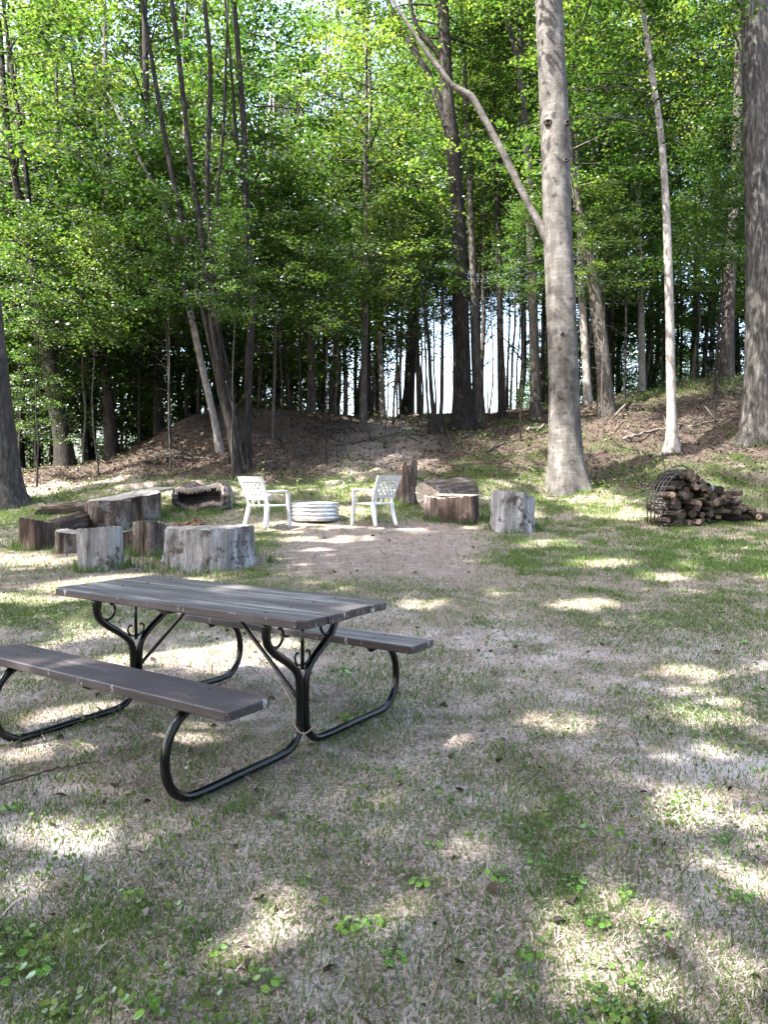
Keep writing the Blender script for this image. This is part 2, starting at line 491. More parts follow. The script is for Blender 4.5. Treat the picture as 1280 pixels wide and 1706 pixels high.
def grass_w(x, y):
    """how green the ground is, 0..1 (patchy)"""
    p = fbm(x * .9, y * .9, 3); q = fbm(x * 3.3, y * 3.3, 17)
    patch = sstep(.43, .66, .55 * p + .45 * q)
    w = .30 + .62 * patch
    w *= 1 - .35 * sstep(2.6, 5.0, y) * (1 - sstep(5.5, 7, y))
    u = 640 + x / y * FPX
    right = sstep(700, 880, u) * sstep(7.2, 8.6, y) * (1 - sstep(13.5, 15.5, y))
    w = np.maximum(w, right * (.14 + .82 * sstep(.40, .60, q)))
    strip = sstep(13.8, 14.8, y + .5 * (p - .5)) * (1 - sstep(16.6, 18.2, y)) * (1 - sstep(930, 1100, u) * .3)
    w = np.maximum(w, strip * (.4 + .8 * sstep(.34, .54, q)))
    bare = sstep(420, 520, u) * (1 - sstep(760, 860, u)) * sstep(7.6, 9.0, y) * (1 - sstep(13.2, 14.0, y))
    w *= 1 - .93 * bare
    bareL = (1 - sstep(330, 430, u)) * sstep(7.3, 8.2, y) * (1 - sstep(12.5, 14, y))
    w *= 1 - .6 * bareL
    slope = sstep(17.5, 19, y)
    tuft = sstep(.56, .68, fbm(x * .7 + 9, y * .7, 41)) * sstep(700, 800, u)
    ridge = sstep(23.5, 25.5, y) * sstep(980, 1100, u)
    w = w * (1 - slope) + slope * np.maximum(.9 * tuft, np.maximum(.9 * ridge, .06))
    return np.clip(w, 0, 1)


def blades(name, x, y, h, wd, lean, tint, mat, label, cat):
    """bent 2-segment blades, 5 verts each, faces quad + tri given as two quads (last degenerate avoided: use 3 tris)"""
    n = len(x); z = ground_z(x, y) - .004
    a = rng.random(n) * 2 * PI; dx, dy = np.cos(a), np.sin(a); b = rng.random(n) * 2 * PI
    px, py = -np.sin(b), np.cos(b)
    l1 = lean * h * .35; l2 = lean * h
    hz = h * np.sqrt(np.clip(1 - (lean * .75) ** 2, .03, 1))
    V = np.empty((n, 5, 3), np.float32)
    for j, (s, t, l) in enumerate(((-1, 0, 0), (1, 0, 0), (.8, .55, l1), (-.8, .55, l1), (0, 1, l2))):
        V[:, j, 0] = x + px * wd * s * .5 + dx * l; V[:, j, 1] = y + py * wd * s * .5 + dy * l; V[:, j, 2] = z + hz * t
    base = (np.arange(n) * 5)[:, None]
    F = np.concatenate([base + np.array([[0, 1, 2]]), base + np.array([[0, 2, 3]]), base + np.array([[3, 2, 4]])])
    me = np_mesh(name, V.reshape(-1, 3), F, mat, np.repeat(tint, 5))
    return tag(link(name, me), label, cat, kind='stuff')


gme = np_mesh('ground', np.c_[xf, yf, zf], GF, M['ground'], litter_w(xf, yf), 'litter', smooth=True)
for nm, val in (('moss', np.where((yf > 1) & (yf < 60), grass_w(xf, np.maximum(yf, 1.)), .3)), ('dirt', np.maximum(sstep(5.6, 8.2, yf + .8 * (fbm(xf * 1.3, yf * 1.3, 55) - .5)) * (1 - sstep(15, 18, yf)), .6 * path_w(xf, yf)))):
    at = gme.attributes.new(nm, 'FLOAT', 'POINT'); at.data.foreach_set('value', val.astype(np.float32))
tag(link('ground', gme), 'sandy clearing rising to a leaf covered bank', 'ground', kind='structure')


# dry thatch lying almost flat
x1, y1 = wedge(210000, 1.2, 9, -.9); x2, y2 = wedge(60000, 7, 16, -.3)
x = np.r_[x1, x2]; y = np.r_[y1, y2]
keep = rng.random(len(x)) < (.10 + .75 * sstep(.36, .62, fbm(x * 1.7, y * 1.7, 71))) * (1 - .8 * sstep(6.6, 8.5, y))
x, y = x[keep], y[keep]; n = len(x)
blades('dry_grass', x, y, (.007 + .026 * rng.random(n) ** 2.2) * (1 + .07 * y), (.0018 + .0024 * rng.random(n)) * (1 + .14 * y), .90 + .09 * rng.random(n),
       rng.random(n) ** 1.1, M['thatch'], 'flattened dry tan grass covering the clearing floor', 'dry grass')
# green blades
x1, y1 = wedge(430000, 1.2, 8, -.8); x2, y2 = wedge(420000, 6.5, 19, .1); x3, y3 = wedge(120000, 17, 32, .5, 650, 1400)
x = np.r_[x1, x2, x3]; y = np.r_[y1, y2, y3]
keep = rng.random(len(x)) < grass_w(x, y) ** 1.3
x, y = x[keep], y[keep]; n = len(x)
tall = sstep(7.5, 10, y)
h = (.012 + .036 * rng.random(n) ** 2) * (1 + 1.2 * tall + .9 * sstep(17, 20, y)) * (.7 + .6 * fbm(x * 2, y * 2, 77))
blades('grass', x, y, h, (.0022 + .002 * rng.random(n)) * (1 + .11 * y), .25 + .55 * rng.random(n),
       np.clip(.15 + .7 * rng.random(n) + .5 * (fbm(x * .8, y * .8, 88) - .5), 0, 1), M['grass'], 'short patchy green grass growing through the clearing', 'grass')


def leaf_polys(cen, nrm, axis, L, Wd, fold=.12):
    """hexagonal leaf outlines; returns V, F(n,6)"""
    n = len(cen)
    axis = axis - nrm * (axis * nrm).sum(1)[:, None]; axis /= np.linalg.norm(axis, axis=1)[:, None] + 1e-9
    side = np.cross(nrm, axis)
    prof = ((-.5, 0, 0), (-.22, .42, 1), (.14, .5, 1), (.5, 0, 0), (.14, -.5, 1), (-.22, -.42, 1))
    V = np.empty((n, 6, 3), np.float32)
    for j, (a, b, c) in enumerate(prof):
        V[:, j] = cen + axis * (L * a)[:, None] + side * (Wd * b)[:, None] + nrm * (Wd * fold * c)[:, None]
    return V.reshape(-1, 3), np.arange(n * 6).reshape(n, 6)


def rand_unit(n, up=1.0):
    v = rng.normal(size=(n, 3)); v[:, 2] = np.abs(v[:, 2]) * up + .2 * up
    return v / np.linalg.norm(v, axis=1)[:, None]


# clover and small broad leaves in the grass
x1, y1 = wedge(52000, 1.2, 8, -.7); x2, y2 = wedge(30000, 7, 18, 0)
x = np.r_[x1, x2]; y = np.r_[y1, y2]
keep = rng.random(len(x)) < sstep(.53, .64, .45 * fbm(x * 2.1, y * 2.1, 123) + .55 * fbm(x * 9, y * 9, 124)) * (.25 + grass_w(x, y))
x, y = x[keep], y[keep]; n = len(x)
z = ground_z(x, y) + .01 + .035 * rng.random(n)
L = (.007 + .013 * rng.random(n)) * (1 + .07 * y)
V, F = leaf_polys(np.c_[x, y, z], rand_unit(n, 1.6), rng.normal(size=(n, 3)), L, L * .85)
tag(link('clover_cover', np_mesh('clover_cover', V, F, M['grass'], np.repeat(.35 + .65 * rng.random(n), 6))),
    'low clover leaves spread through the grass', 'ground cover', kind='stuff')
# dead leaves: sparse in the clearing, thick on the bank
x1, y1 = wedge(6500, 1.3, 16, -.3); x2, y2 = wedge(130000, 15, 40, .3)
x = np.r_[x1, x2]; y = np.r_[y1, y2]
lw = litter_w(x, y)
keep = rng.random(len(x)) < np.where(y < 14, .14, .10 + .9 * lw)
x, y = x[keep], y[keep]; n = len(x)
L = (.016 + .04 * rng.random(n) ** 1.7) * (1 + .03 * y)
V, F = leaf_polys(np.c_[x, y, ground_z(x, y) + .008 + .03 * rng.random(n) * (y > 15)], rand_unit(n, 2.0), rng.normal(size=(n, 3)), L, L * (.45 + .35 * rng.random(n)), .25)
tag(link('fallen_leaves', np_mesh('fallen_leaves', V, F, M['litter'], np.repeat(np.clip(.55 * rng.random(n) ** 1.4 + .9 * (fbm(x * 1.3, y * 1.3, 311) - .3), 0, 1), 6))),
    'brown fallen leaves lying on the bank and clearing', 'leaf litter', kind='stuff')


x, y = wedge(60000, 16, 36, .4)
keep = rng.random(len(x)) < sstep(.53, .66, fbm(x * .8 + 3, y * .8, 211)) * np.where(x > -1, 1, .35) * (.3 + .7 * sstep(.45, .6, fbm(x * 4, y * 4, 212)))
x, y = x[keep], y[keep]; n = len(x)
L = .03 + .05 * rng.random(n)
V, F = leaf_polys(np.c_[x, y, ground_z(x, y) + .02 + .28 * rng.random(n) ** 1.5], rand_unit(n, 1.3), rng.normal(size=(n, 3)), L, L * .6)
tag(link('undergrowth', np_mesh('undergrowth', V, F, M['grass'], np.repeat(.3 + .7 * rng.random(n), 6))), 'low green seedlings and leaves growing on the bank', 'undergrowth', kind='stuff')
x1, y1 = wedge(1500, 1.3, 15, -.3); x2, y2 = wedge(2600, 15, 32, .2)
x, y = np.r_[x1, x2], np.r_[y1, y2]; n = len(x)
blades('twig_litter', x, y, (.03 + .10 * rng.random(n) ** 2) * (1 + .09 * y), (.003 + .003 * rng.random(n)) * (1 + .06 * y), np.full(n, .985), rng.random(n), M['litter'], 'small broken twigs lying on the soil and bank', 'twigs')


# ------------------------------------------------------------------ crowns
def make_crown(seed, z0, z1, rmax, nbr, nspray, leaf=.105, flat=.09, lps=30, up=.35, shape=.55, spr=1.0):
    """branches with flat leaf sprays round a vertical axis; returns a mesh with leaf and twig faces"""
    r = np.random.default_rng(seed)
    mb = MB(); tips = []; wts = []
    for i in range(nbr):
        t = (i + r.random()) / nbr
        z = z0 + (z1 - z0) * t
        rad = rmax * (math.sin(PI * min(1, (t * .82 + .18)) ** shape) * .85 + .18) * (.55 + .6 * r.random())
        az = i * 2.39996 + r.normal() * .5; rise = up * (.5 + .9 * t) + r.normal() * .12
        m = 7; pts = []
        a2 = az
        for k in range(m):
            s = k / (m - 1); a2 += r.normal() * .09
            pts.append((math.cos(a2) * rad * s, math.sin(a2) * rad * s, z + rad * (rise * s - .28 * s * s)))
        pts = np.array(pts)
        mb.add(*tube(pts, np.linspace(.010 + .011 * rad, .004, m), 4, False), 1)
        for _ in range(max(2, int(nspray / nbr * (.5 + rad / rmax)))):
            s = .22 + .8 * r.random() ** .8; k = min(int(s * (m - 1)), m - 2); f = s * (m - 1) - k
            p = pts[k] + (pts[k + 1] - pts[k]) * f
            off = r.normal(size=3) * np.array([.30, .30, .13]) * (.5 + .35 * rad)
            q = p + off
            if abs(off).sum() > .5 and r.random() < .5:
                mb.add(*tube([p, (p + q) / 2 + np.array([0, 0, .05]), q], [.006, .005, .003], 3, False), 1)
            tips.append(q); wts.append((.26 + .34 * r.random()) * spr)
    tips = np.array(tips); wts = np.array(wts); nt_ = len(tips)
    cnt = r.poisson(lps, nt_); idx = np.repeat(np.arange(nt_), cnt); n = len(idx)
    tilt = r.normal(size=(nt_, 2)) * .22
    o = r.normal(size=(n, 2)) * wts[idx][:, None]
    cen = np.c_[tips[idx, 0] + o[:, 0], tips[idx, 1] + o[:, 1], tips[idx, 2] + o[:, 0] * tilt[idx, 0] + o[:, 1] * tilt[idx, 1] - .25 * (o ** 2).sum(1) + r.normal(size=n) * flat]
    nr = np.c_[r.normal(size=n) * .5 + tilt[idx, 0], r.normal(size=n) * .5 + tilt[idx, 1], np.ones(n)]
    nr /= np.linalg.norm(nr, axis=1)[:, None]
    L = leaf * (.65 + .6 * r.random(n))
    V, F = leaf_polys(cen, nr, r.normal(size=(n, 3)), L, L * .82)
    # merge leaf n-gons with twig quads: two uniform batches in one mesh
    me = bpy.data.meshes.new('crown'); tv = np.array([tuple(p) for p in mb.v], np.float32).reshape(-1, 3); tf = np.array(mb.f, np.int32)
    AV = np.vstack([V, tv]); nl = len(F); nk = len(tf)
    me.vertices.add(len(AV)); me.vertices.foreach_set('co', AV.astype(np.float32).ravel())
    me.loops.add(nl * 6 + nk * 4); me.loops.foreach_set('vertex_index', np.r_[F.ravel(), (tf + len(V)).ravel()].astype(np.int32))
    me.polygons.add(nl + nk)
    me.polygons.foreach_set('loop_start', np.r_[np.arange(nl) * 6, nl * 6 + np.arange(nk) * 4].astype(np.int32))
    me.polygons.foreach_set('loop_total', np.r_[np.full(nl, 6), np.full(nk, 4)].astype(np.int32))
    me.polygons.foreach_set('material_index', np.r_[np.zeros(nl), np.ones(nk)].astype(np.int32))
    me.materials.append(M['leaf']); me.materials.append(M['bark'])
    sprt = r.random(nt_)
    tint = np.clip(.55 * sprt[idx] + .45 * r.random(n), 0, 1)
    a = me.attributes.new('tint', 'FLOAT', 'POINT'); a.data.foreach_set('value', np.r_[np.repeat(tint, 6), np.zeros(len(tv))].astype(np.float32))
    me.update(calc_edges=True)
    return me


CROWN = {
    'low': [make_crown(100 + i, 2.0, 8.5, 2.7, 24, 150, .125, lps=42, spr=.8) for i in range(3)],
    'mid': [make_crown(200 + i, 4.5, 15, 3.3, 36, 170, .13, lps=42, spr=.85) for i in range(3)],
    'high': [make_crown(300 + i, 10.0, 21, 4.3, 46, 300, .13, lps=42) for i in range(3)],
}
_cr = random.Random(5)


def add_crown(root, kind, xy=(0, 0), sc=1.0, dz=0.0, rz=None, zs=None):
    o = link('crown', _cr.choice(CROWN[kind]), root, (xy[0], xy[1], dz))
    o.rotation_euler = (0, 0, _cr.random() * 6.28 if rz is None else rz); o.scale = (sc, sc, zs or sc)
    return o


# ------------------------------------------------------------------ trunks surveyed from the photograph
def trunk_tube(mb, pts, d, ztop=None, nseg=14, flare=0., seed=0, n=34, mi=0, rough=.06, dd=None):
    """pts: (u, v, width px[, d]) from the base upward; adds a tapered tube and returns the axis in world space"""
    P = []
    for q in pts:
        dq = q[3] if len(q) > 3 else d
        w = pix(q[0], q[1], dq); P.append((w.x, w.y, w.z, q[2] / FPX * dq / 2))
    P = np.array(P)
    if ztop and P[-1, 2] < ztop:
        dr = P[-1, :3] - P[max(-3, -len(P)), :3]; dr /= np.linalg.norm(dr); L = (ztop - P[-1, 2]) / max(dr[2], .3)
        P = np.vstack([P, np.r_[P[-1, :3] + dr * L * .5, P[-1, 3] * .75], np.r_[P[-1, :3] + dr * L, P[-1, 3] * .3]])
    Q = spline(P, n); Q[:, 3] = np.maximum(Q[:, 3], .012)
    r = np.random.default_rng(seed)
    if flare:
        s = np.r_[0, np.cumsum(np.linalg.norm(np.diff(Q[:, :3], axis=0), axis=1))]
    ph = r.random(6) * 6.28
    def rf(i, th):
        f = 1 + rough * (math.sin(2 * th + ph[0] + i * .21) * .5 + math.sin(3 * th + ph[1] - i * .33) * .4 + math.sin(5 * th + ph[2] + i * .5) * .25)
        if flare:
            e = math.exp(-max(s[i], 0) / .38)
            f *= 1 + flare * e * (.55 + .6 * max(0, math.sin(4 * th + ph[3])) + .35 * math.sin(7 * th + ph[4]))
        return f
    base = Q[0].copy(); base[2] -= .5
    mb.add(*tube(np.vstack([base[:3], Q[:, :3]]), np.r_[Q[0, 3] * 1.1, Q[:, 3]], nseg, True, lambda i, th: rf(max(i - 1, 0), th)), mi)
    return Q


def surveyed(name, label, stems, d, mat, crowns=(), ztop=15, nseg=14, flare=.25, seed=0, group=None, limbs=(), n=34, rough=.06):
    """stems: list of image-space paths; first is the main stem. crowns: (kind, z0-shift, scale, along) tuples"""
    mb = MB(); ax = trunk_tube(mb, stems[0], d, ztop, nseg, flare, seed, n, 0, rough)
    for k, s in enumerate(stems[1:]): trunk_tube(mb, s, d, ztop, max(8, nseg - 4), 0, seed + k + 1, n)
    b = ax[0, :3].copy()
    root = thing(name, label, 'tree', tuple(b), 0, group)
    for i in range(len(mb.v)): mb.v[i] = (mb.v[i][0] - b[0], mb.v[i][1] - b[1], mb.v[i][2] - b[2])
    mb.build('trunk', mat, root)
    for k, s in enumerate(limbs):
        lb = MB(); trunk_tube(lb, s, d, None, 12, 0, seed + 50 + k, 28, 0, .05)
        # a limb starts inside the trunk: no buried stub needed
        lb.v = [(p[0] - b[0], p[1] - b[1], p[2] - b[2]) for p in lb.v]
        lb.build('limb', mat, root)
    for (kind, zref, sc, dz, *oy) in crowns:
        i = int(np.argmin(abs(ax[:, 2] - b[2] - zref)))
        add_crown(root, kind, (ax[i, 0] - b[0], ax[i, 1] - b[1] + (oy[0] if oy else 0)), sc, dz)
    return root


surveyed('beech_tree', 'thick smooth grey beech with one long bare limb arching up to the left',
         [[(946, 822, 62), (945, 790, 58), (943, 740, 54), (941, 670, 50), (939, 600, 48), (934, 480, 48), (929, 380, 48), (927, 280, 48), (925, 200, 48), (920, 110, 45), (915, 20, 44), (908, -160, 40)]],
         17, M['beech'], [('high', 14, 1.0, 2.5)], 20, 40, .42, 3, n=60, rough=.045,
         limbs=[[(928, 416, 30), (915, 398, 22), (901, 376, 14), (880, 338, 11.5), (855, 288, 11.5), (832, 242, 11), (806, 195, 11), (783, 158, 12), (757, 146, 10), (735, 118, 9), (715, 92, 8), (690, 55, 6), (660, 10, 5), (640, -20, 4)]])
beech = bpy.data.objects['beech_tree']
for k, (u, v, r0) in enumerate([(914, 203, .07), (946, 204, .06), (944, 266, .05), (938, 556, .035)]):
    c = pix(u, v, 16.64 + .10 * abs(u - 930) / 24) - beech.location; kb = MB(); V = []; F = []
    for j, (q, h) in enumerate([(1.5, -.05), (1.15, .012), (.85, .03), (.55, .012), (.3, -.03), (.05, -.05)]):
        for i in range(20):
            a = 2 * PI * i / 20; rr = r0 * q * (1 + .12 * math.sin(3 * a + k) + .08 * math.sin(5 * a))
            V.append((c.x + rr * math.cos(a), c.y - h * (.6 + r0 * 6), c.z + rr * .8 * math.sin(a)))
    for j in range(5):
        for i in range(20): F.append((j * 20 + i, j * 20 + (i + 1) % 20, j * 20 + 20 + (i + 1) % 20, j * 20 + 20 + i))
    kb.add(V, F); kb.build('knot', M['bark'], beech)
surveyed('large_tree', 'massive furrowed trunk at the right edge, pale at its spreading foot and dark higher up',
         [[(1262, 740, 58), (1266, 690, 52), (1270, 600, 52), (1271, 450, 52), (1269, 300, 52), (1267, 150, 52), (1264, 0, 52), (1260, -150, 46)]],
         20, M['bark_brown'], [('high', 14, 1.0, 3.0)], 20, 28, .38, 8, n=50)
surveyed('oak_tree', 'tall dark trunk forking high up, beside the bright gap at the top of the path',
         [[(772, 718, 40), (771, 680, 33), (770, 600, 29), (767, 500, 27), (765, 400, 25), (760, 300, 24), (752, 220, 24), (745, 150, 21), (742, 80, 20), (737, -20, 18)],
          [(754, 235, 18), (735, 180, 15), (715, 130, 14), (692, 85, 13), (672, 50, 10), (650, 10, 8), (632, -40, 6)],
          [(744, 130, 13), (735, 95, 11), (706, 60, 9), (688, 25, 7), (680, -20, 5)]],
         26, M['bark_dark'], [('high', 14, .9, 4.5)], 22, 20, .45, 12)
surveyed('companion_tree', 'slim trunk standing close behind the tall dark trunk by the path',
         [[(799, 700, 16), (796, 620, 14), (791, 500, 12), (786, 380, 11), (782, 280, 10), (776, 150, 9)]], 28, M['bark'], [('mid', 10, .8, 5)], 18, 12, .3, 15)
surveyed('leaning_tree', 'leaning grey trunk on the bank just right of the beech',
         [[(1013, 700, 30), (1008, 640, 25), (1002, 570, 23), (992, 490, 21), (982, 430, 19), (968, 365, 15), (955, 290, 11), (945, 200, 9)]],
         24, M['bark'], [('mid', 8, .8, 3)], 15, 16, .35, 19)
surveyed('birch_tree', 'slim pale trunk with a lit foot between the beech and the woodpile',
         [[(1122, 752, 24), (1120, 715, 17), (1118, 620, 15), (1116, 500, 14), (1113, 400, 13), (1108, 300, 11), (1100, 210, 10), (1085, 110, 9), (1070, 0, 7)]],
         20, M['bark_pale'], [('mid', 11, .75, 5)], 16, 14, .5, 23)
surveyed('maple_tree', 'straight dark grey trunk left of the beech, crooked near its top',
         [[(893, 696, 19), (891, 600, 17), (888, 480, 16), (884, 380, 15), (880, 280, 14), (874, 190, 12), (865, 120, 11), (852, 50, 9), (845, -20, 8)],
          [(868, 135, 8), (867, 70, 7), (862, 0, 6)]], 27, M['bark'], [('high', 12, .75, 5)], 20, 14, .35, 27)
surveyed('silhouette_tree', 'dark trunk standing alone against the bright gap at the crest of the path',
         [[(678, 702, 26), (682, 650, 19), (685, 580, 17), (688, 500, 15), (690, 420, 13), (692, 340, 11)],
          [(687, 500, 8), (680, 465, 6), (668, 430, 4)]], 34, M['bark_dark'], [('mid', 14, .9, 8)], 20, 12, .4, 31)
# the leaning clump left of the chairs: stems from one foot
surveyed('maple_clump', 'tall clump of thin dark stems fanning up and left, behind the left white chair',
         [[(397, 790, 18), (391, 750, 16), (376, 670, 14), (362, 600, 13), (352, 520, 12), (343, 440, 11), (331, 360, 10), (320, 290, 9), (307, 180, 8), (298, 100, 8), (286, 0, 7)],
          [(407, 786, 10, 18.9), (398, 730, 9, 18.9), (382, 640, 9, 18.8), (366, 560, 10), (355, 480, 10), (350, 400, 9), (345, 300, 9), (349, 190, 8), (350, 100, 8), (341, 10, 7)],
          [(386, 740, 9), (366, 650, 9), (348, 560, 9), (329, 480, 9), (306, 380, 9), (281, 265, 8), (262, 155, 8), (246, 60, 7), (230, -40, 6)],
          [(372, 665, 7), (366, 560, 6), (364, 440, 6), (362, 330, 6), (372, 220, 5)]],
         18.5, M['bark_dark'], [('mid', 9, .7, 1.2, 2.4)], 15, 14, .12, 35)
surveyed('straight_maple', 'single straight dark trunk immediately right of the fanning clump of stems',
         [[(413, 782, 15), (412, 700, 13), (415, 600, 13), (420, 500, 12), (415, 420, 12), (410, 325, 11), (406, 210, 10), (397, 90, 9), (388, -20, 8)],
          [(410, 330, 7), (396, 250, 6), (388, 150, 5), (380, 60, 4)]], 19, M['bark_dark'], [('mid', 9, .85, 2.5, 1.8)], 16, 12, .15, 41)
surveyed('pale_birch', 'thin whitish leaning stem behind the left clump',
         [[(368, 762, 15), (358, 705, 12), (345, 647, 12), (332, 590, 11), (320, 534, 11), (300, 445, 10), (280, 362, 9), (262, 320, 7), (240, 280, 6)]],
         20.5, M['bark_pale'], [('low', 8, .8, 2)], 12, 10, .3, 43)
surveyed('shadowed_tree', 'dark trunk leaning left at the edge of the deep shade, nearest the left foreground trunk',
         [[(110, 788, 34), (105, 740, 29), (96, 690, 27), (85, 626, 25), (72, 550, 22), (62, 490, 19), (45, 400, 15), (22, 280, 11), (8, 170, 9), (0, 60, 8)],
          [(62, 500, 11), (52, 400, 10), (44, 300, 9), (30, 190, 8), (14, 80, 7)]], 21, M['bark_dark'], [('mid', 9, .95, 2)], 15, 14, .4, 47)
surveyed('slender_tree', 'slim dark trunk standing alone in the shade just left of the mound',
         [[(191, 770, 19), (187, 720, 16), (179, 647, 15), (170, 590, 14), (160, 550, 12), (152, 440, 11), (140, 330, 9), (128, 200, 7)]], 24, M['bark_dark'],
         [('mid', 9, .85, 2.5)], 15, 12, .3, 53)
surveyed('edge_tree', 'thick grey trunk cut by the left edge of the picture, with grass round its foot',
         [[(2, 850, 84), (0, 800, 70), (-8, 700, 60), (-18, 600, 54), (-30, 480, 50), (-44, 330, 46), (-60, 150, 42), (-72, 0, 38)]], 16, M['bark'],
         [('high', 14, .75, 5.0)], 20, 26, .4, 59, n=50)
surveyed('lit_tree', 'slim straight trunk with a sunlit side on the crest of the mound',
         [[(519, 700, 16), (519, 640, 14), (517, 560, 13), (513, 470, 12), (510, 380, 10)]], 27, M['bark'], [('mid', 9, .8, 3)], 15, 10, .3, 61)
surveyed('path_tree', 'narrow grey trunk on the slope at the left of the path',
         [[(605, 732, 13), (606, 690, 12), (607, 600, 11), (609, 500, 11), (611, 420, 10), (610, 300, 8)]], 23.5, M['bark'], [('mid', 9, .8, 3.5)], 15, 10, .3, 67)
surveyed('twin_sapling', 'pair of very thin dark stems standing in the path below the bright gap',
         [[(723, 736, 9), (722, 690, 8), (718, 640, 7), (714, 560, 6), (703, 480, 5), (692, 400, 4)],
          [(723, 732, 8), (735, 690, 7), (737, 600, 6), (738, 500, 5), (741, 400, 4)]], 23.5, M['bark_dark'], [('low', 7, .65, 3.2)], 10, 8, .2, 71)
surveyed('thin_tree', 'thin dark pole-like trunk right of the tall dark trunk',
         [[(836, 702, 13), (835, 640, 12), (834, 540, 11), (832, 430, 10), (828, 320, 9)]], 28, M['bark_dark'], [('mid', 10, .75, 4)], 16, 10, .3, 73)
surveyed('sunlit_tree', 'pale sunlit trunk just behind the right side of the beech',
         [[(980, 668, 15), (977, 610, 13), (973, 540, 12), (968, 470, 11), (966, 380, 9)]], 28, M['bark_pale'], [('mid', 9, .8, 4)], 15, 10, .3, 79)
surveyed('ridge_tree', 'grey trunk on the grassy ridge beside the massive right edge trunk',
         [[(1213, 636, 23), (1213, 580, 20), (1217, 470, 18), (1222, 380, 17), (1228, 270, 15), (1231, 130, 13), (1233, 0, 11)]], 27, M['bark'],
         [('high', 12, .8, 4)], 20, 14, .35, 83)
surveyed('backlit_tree', 'straight dark trunk rising above the leaning grey trunk',
         [[(1008, 676, 16), (1007, 580, 15), (1007, 450, 14), (1009, 300, 13), (1011, 150, 12), (1011, 0, 10)]], 31, M['bark_dark'], [('high', 13, .7, 5)], 20, 12, .3, 89)
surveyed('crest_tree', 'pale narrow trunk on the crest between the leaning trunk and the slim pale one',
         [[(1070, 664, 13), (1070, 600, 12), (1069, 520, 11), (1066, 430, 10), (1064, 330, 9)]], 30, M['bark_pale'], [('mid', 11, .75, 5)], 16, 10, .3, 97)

# ------------------------------------------------------------------ the wood behind: generic trees copied with obj.copy()
def generic_tree(seed, rad, H, mat, name, nlimb):
    r = np.random.default_rng(seed); mb = MB()
    P = [(0, 0, -.8)]
    x = y = 0.
    lx, ly = r.normal(size=2) * .025
    for k in range(1, 12):
        x += lx * H / 11 + r.normal() * .06; y += ly * H / 11 + r.normal() * .06
        P.append((x, y, H * k / 11))
    Q = spline(P, 26); R = rad * (1.0 - .72 * np.linspace(0, 1, 26) ** 1.2); R[:3] *= (1.5, 1.25, 1.08)
    mb.add(*tube(Q, R, 9))
    for k in range(nlimb):
        i = int(6 + r.random() * 15); a = r.random() * 6.28; L = .6 + 1.8 * r.random(); b = Q[i, :3]
        e = b + np.array([math.cos(a) * L, math.sin(a) * L, L * (.1 + .8 * r.random())])
        mb.add(*tube([b, (b + e) / 2 + np.array([0, 0, .1 + .1 * r.random()]), e], [R[i] * .35, R[i] * .25, .008], 5))
    me_o = mb.build(name, mat); me = me_o.data; bpy.data.objects.remove(me_o)
    return me


TR = {'thin': [generic_tree(500 + i, .075, 13, M['bark_dark'] if i % 2 else M['bark'], 'trunk', 7) for i in range(4)],
      'mid': [generic_tree(520 + i, .14, 17, M['bark'] if i % 2 else M['bark_dark'], 'trunk', 8) for i in range(4)],
      'pale': [generic_tree(540 + i, .11, 15, M['bark_pale'], 'trunk', 6) for i in range(2)]}
frnd = random.Random(21)
placed = [(0, 0)]
protos = {}


def place_tree(x, y, tk, crown_kind, sc, crown_dz, label, group, name='forest_tree', crown_sc=1.0):
    t = thing(name, label, 'tree', (x, y, gz(x, y) - .05), frnd.random() * 6.28, group)
    t.scale = (1, 1, 1)
    o = link('trunk', frnd.choice(TR[tk]), t); o.scale = (sc, sc, sc)
    if crown_kind:
        add_crown(t, crown_kind, (0, 0), crown_sc, crown_dz)
    return t


REG = [  # u range, d range, count, trunk kinds, crown kind options, label, group
    (-140, 330, 25, 42, 36, ('thin', 'mid', 'mid', 'thin'), ('low', 'mid', None, None), (-1.4, .6), 'dark slim trunk in the deep shade of the wood left of the mound', 'trunks in the shaded left wood'),
    (330, 640, 28, 44, 36, ('thin', 'mid', 'pale', 'thin'), ('low', None, 'mid', None, None), (-1.2, .8), 'slim trunk among green leaves on and beyond the mound', 'trunks beyond the mound'),
    (640, 890, 34, 58, 22, ('thin', 'thin', 'mid'), ('high',), (1.5, 4), 'thin dark trunk seen against the bright gap beyond the crest', 'trunks against the bright gap'),
    (870, 1420, 29, 48, 58, ('thin', 'mid', 'pale', 'thin'), ('mid', None, 'high', 'mid', None), (.0, 3), 'slim trunk in the dense stand behind the right hand ridge', 'trunks behind the right ridge'),
    (-620, -150, 20, 40, 16, ('mid', 'thin'), ('mid', 'low'), (-1, 1), 'trunk of the wood carrying on past the left side of the clearing', 'trunks past the left side'),
    (1430, 1900, 20, 40, 14, ('mid', 'thin'), ('mid', 'low'), (-.5, 2), 'trunk of the wood carrying on past the right side of the clearing', 'trunks past the right side'),
    (-200, 640, 56, 74, 24, ('thin', 'mid'), ('mid', 'mid', 'low'), (-3, 0), 'far trunk with sunlit green leaves at the back of the left wood', 'far trees behind the left wood'),
    (880, 1480, 54, 72, 26, ('thin', 'mid'), ('mid', 'low'), (-.5, 2), 'far trunk with sunlit green leaves at the back of the right wood', 'far trees behind the right wood'),
]
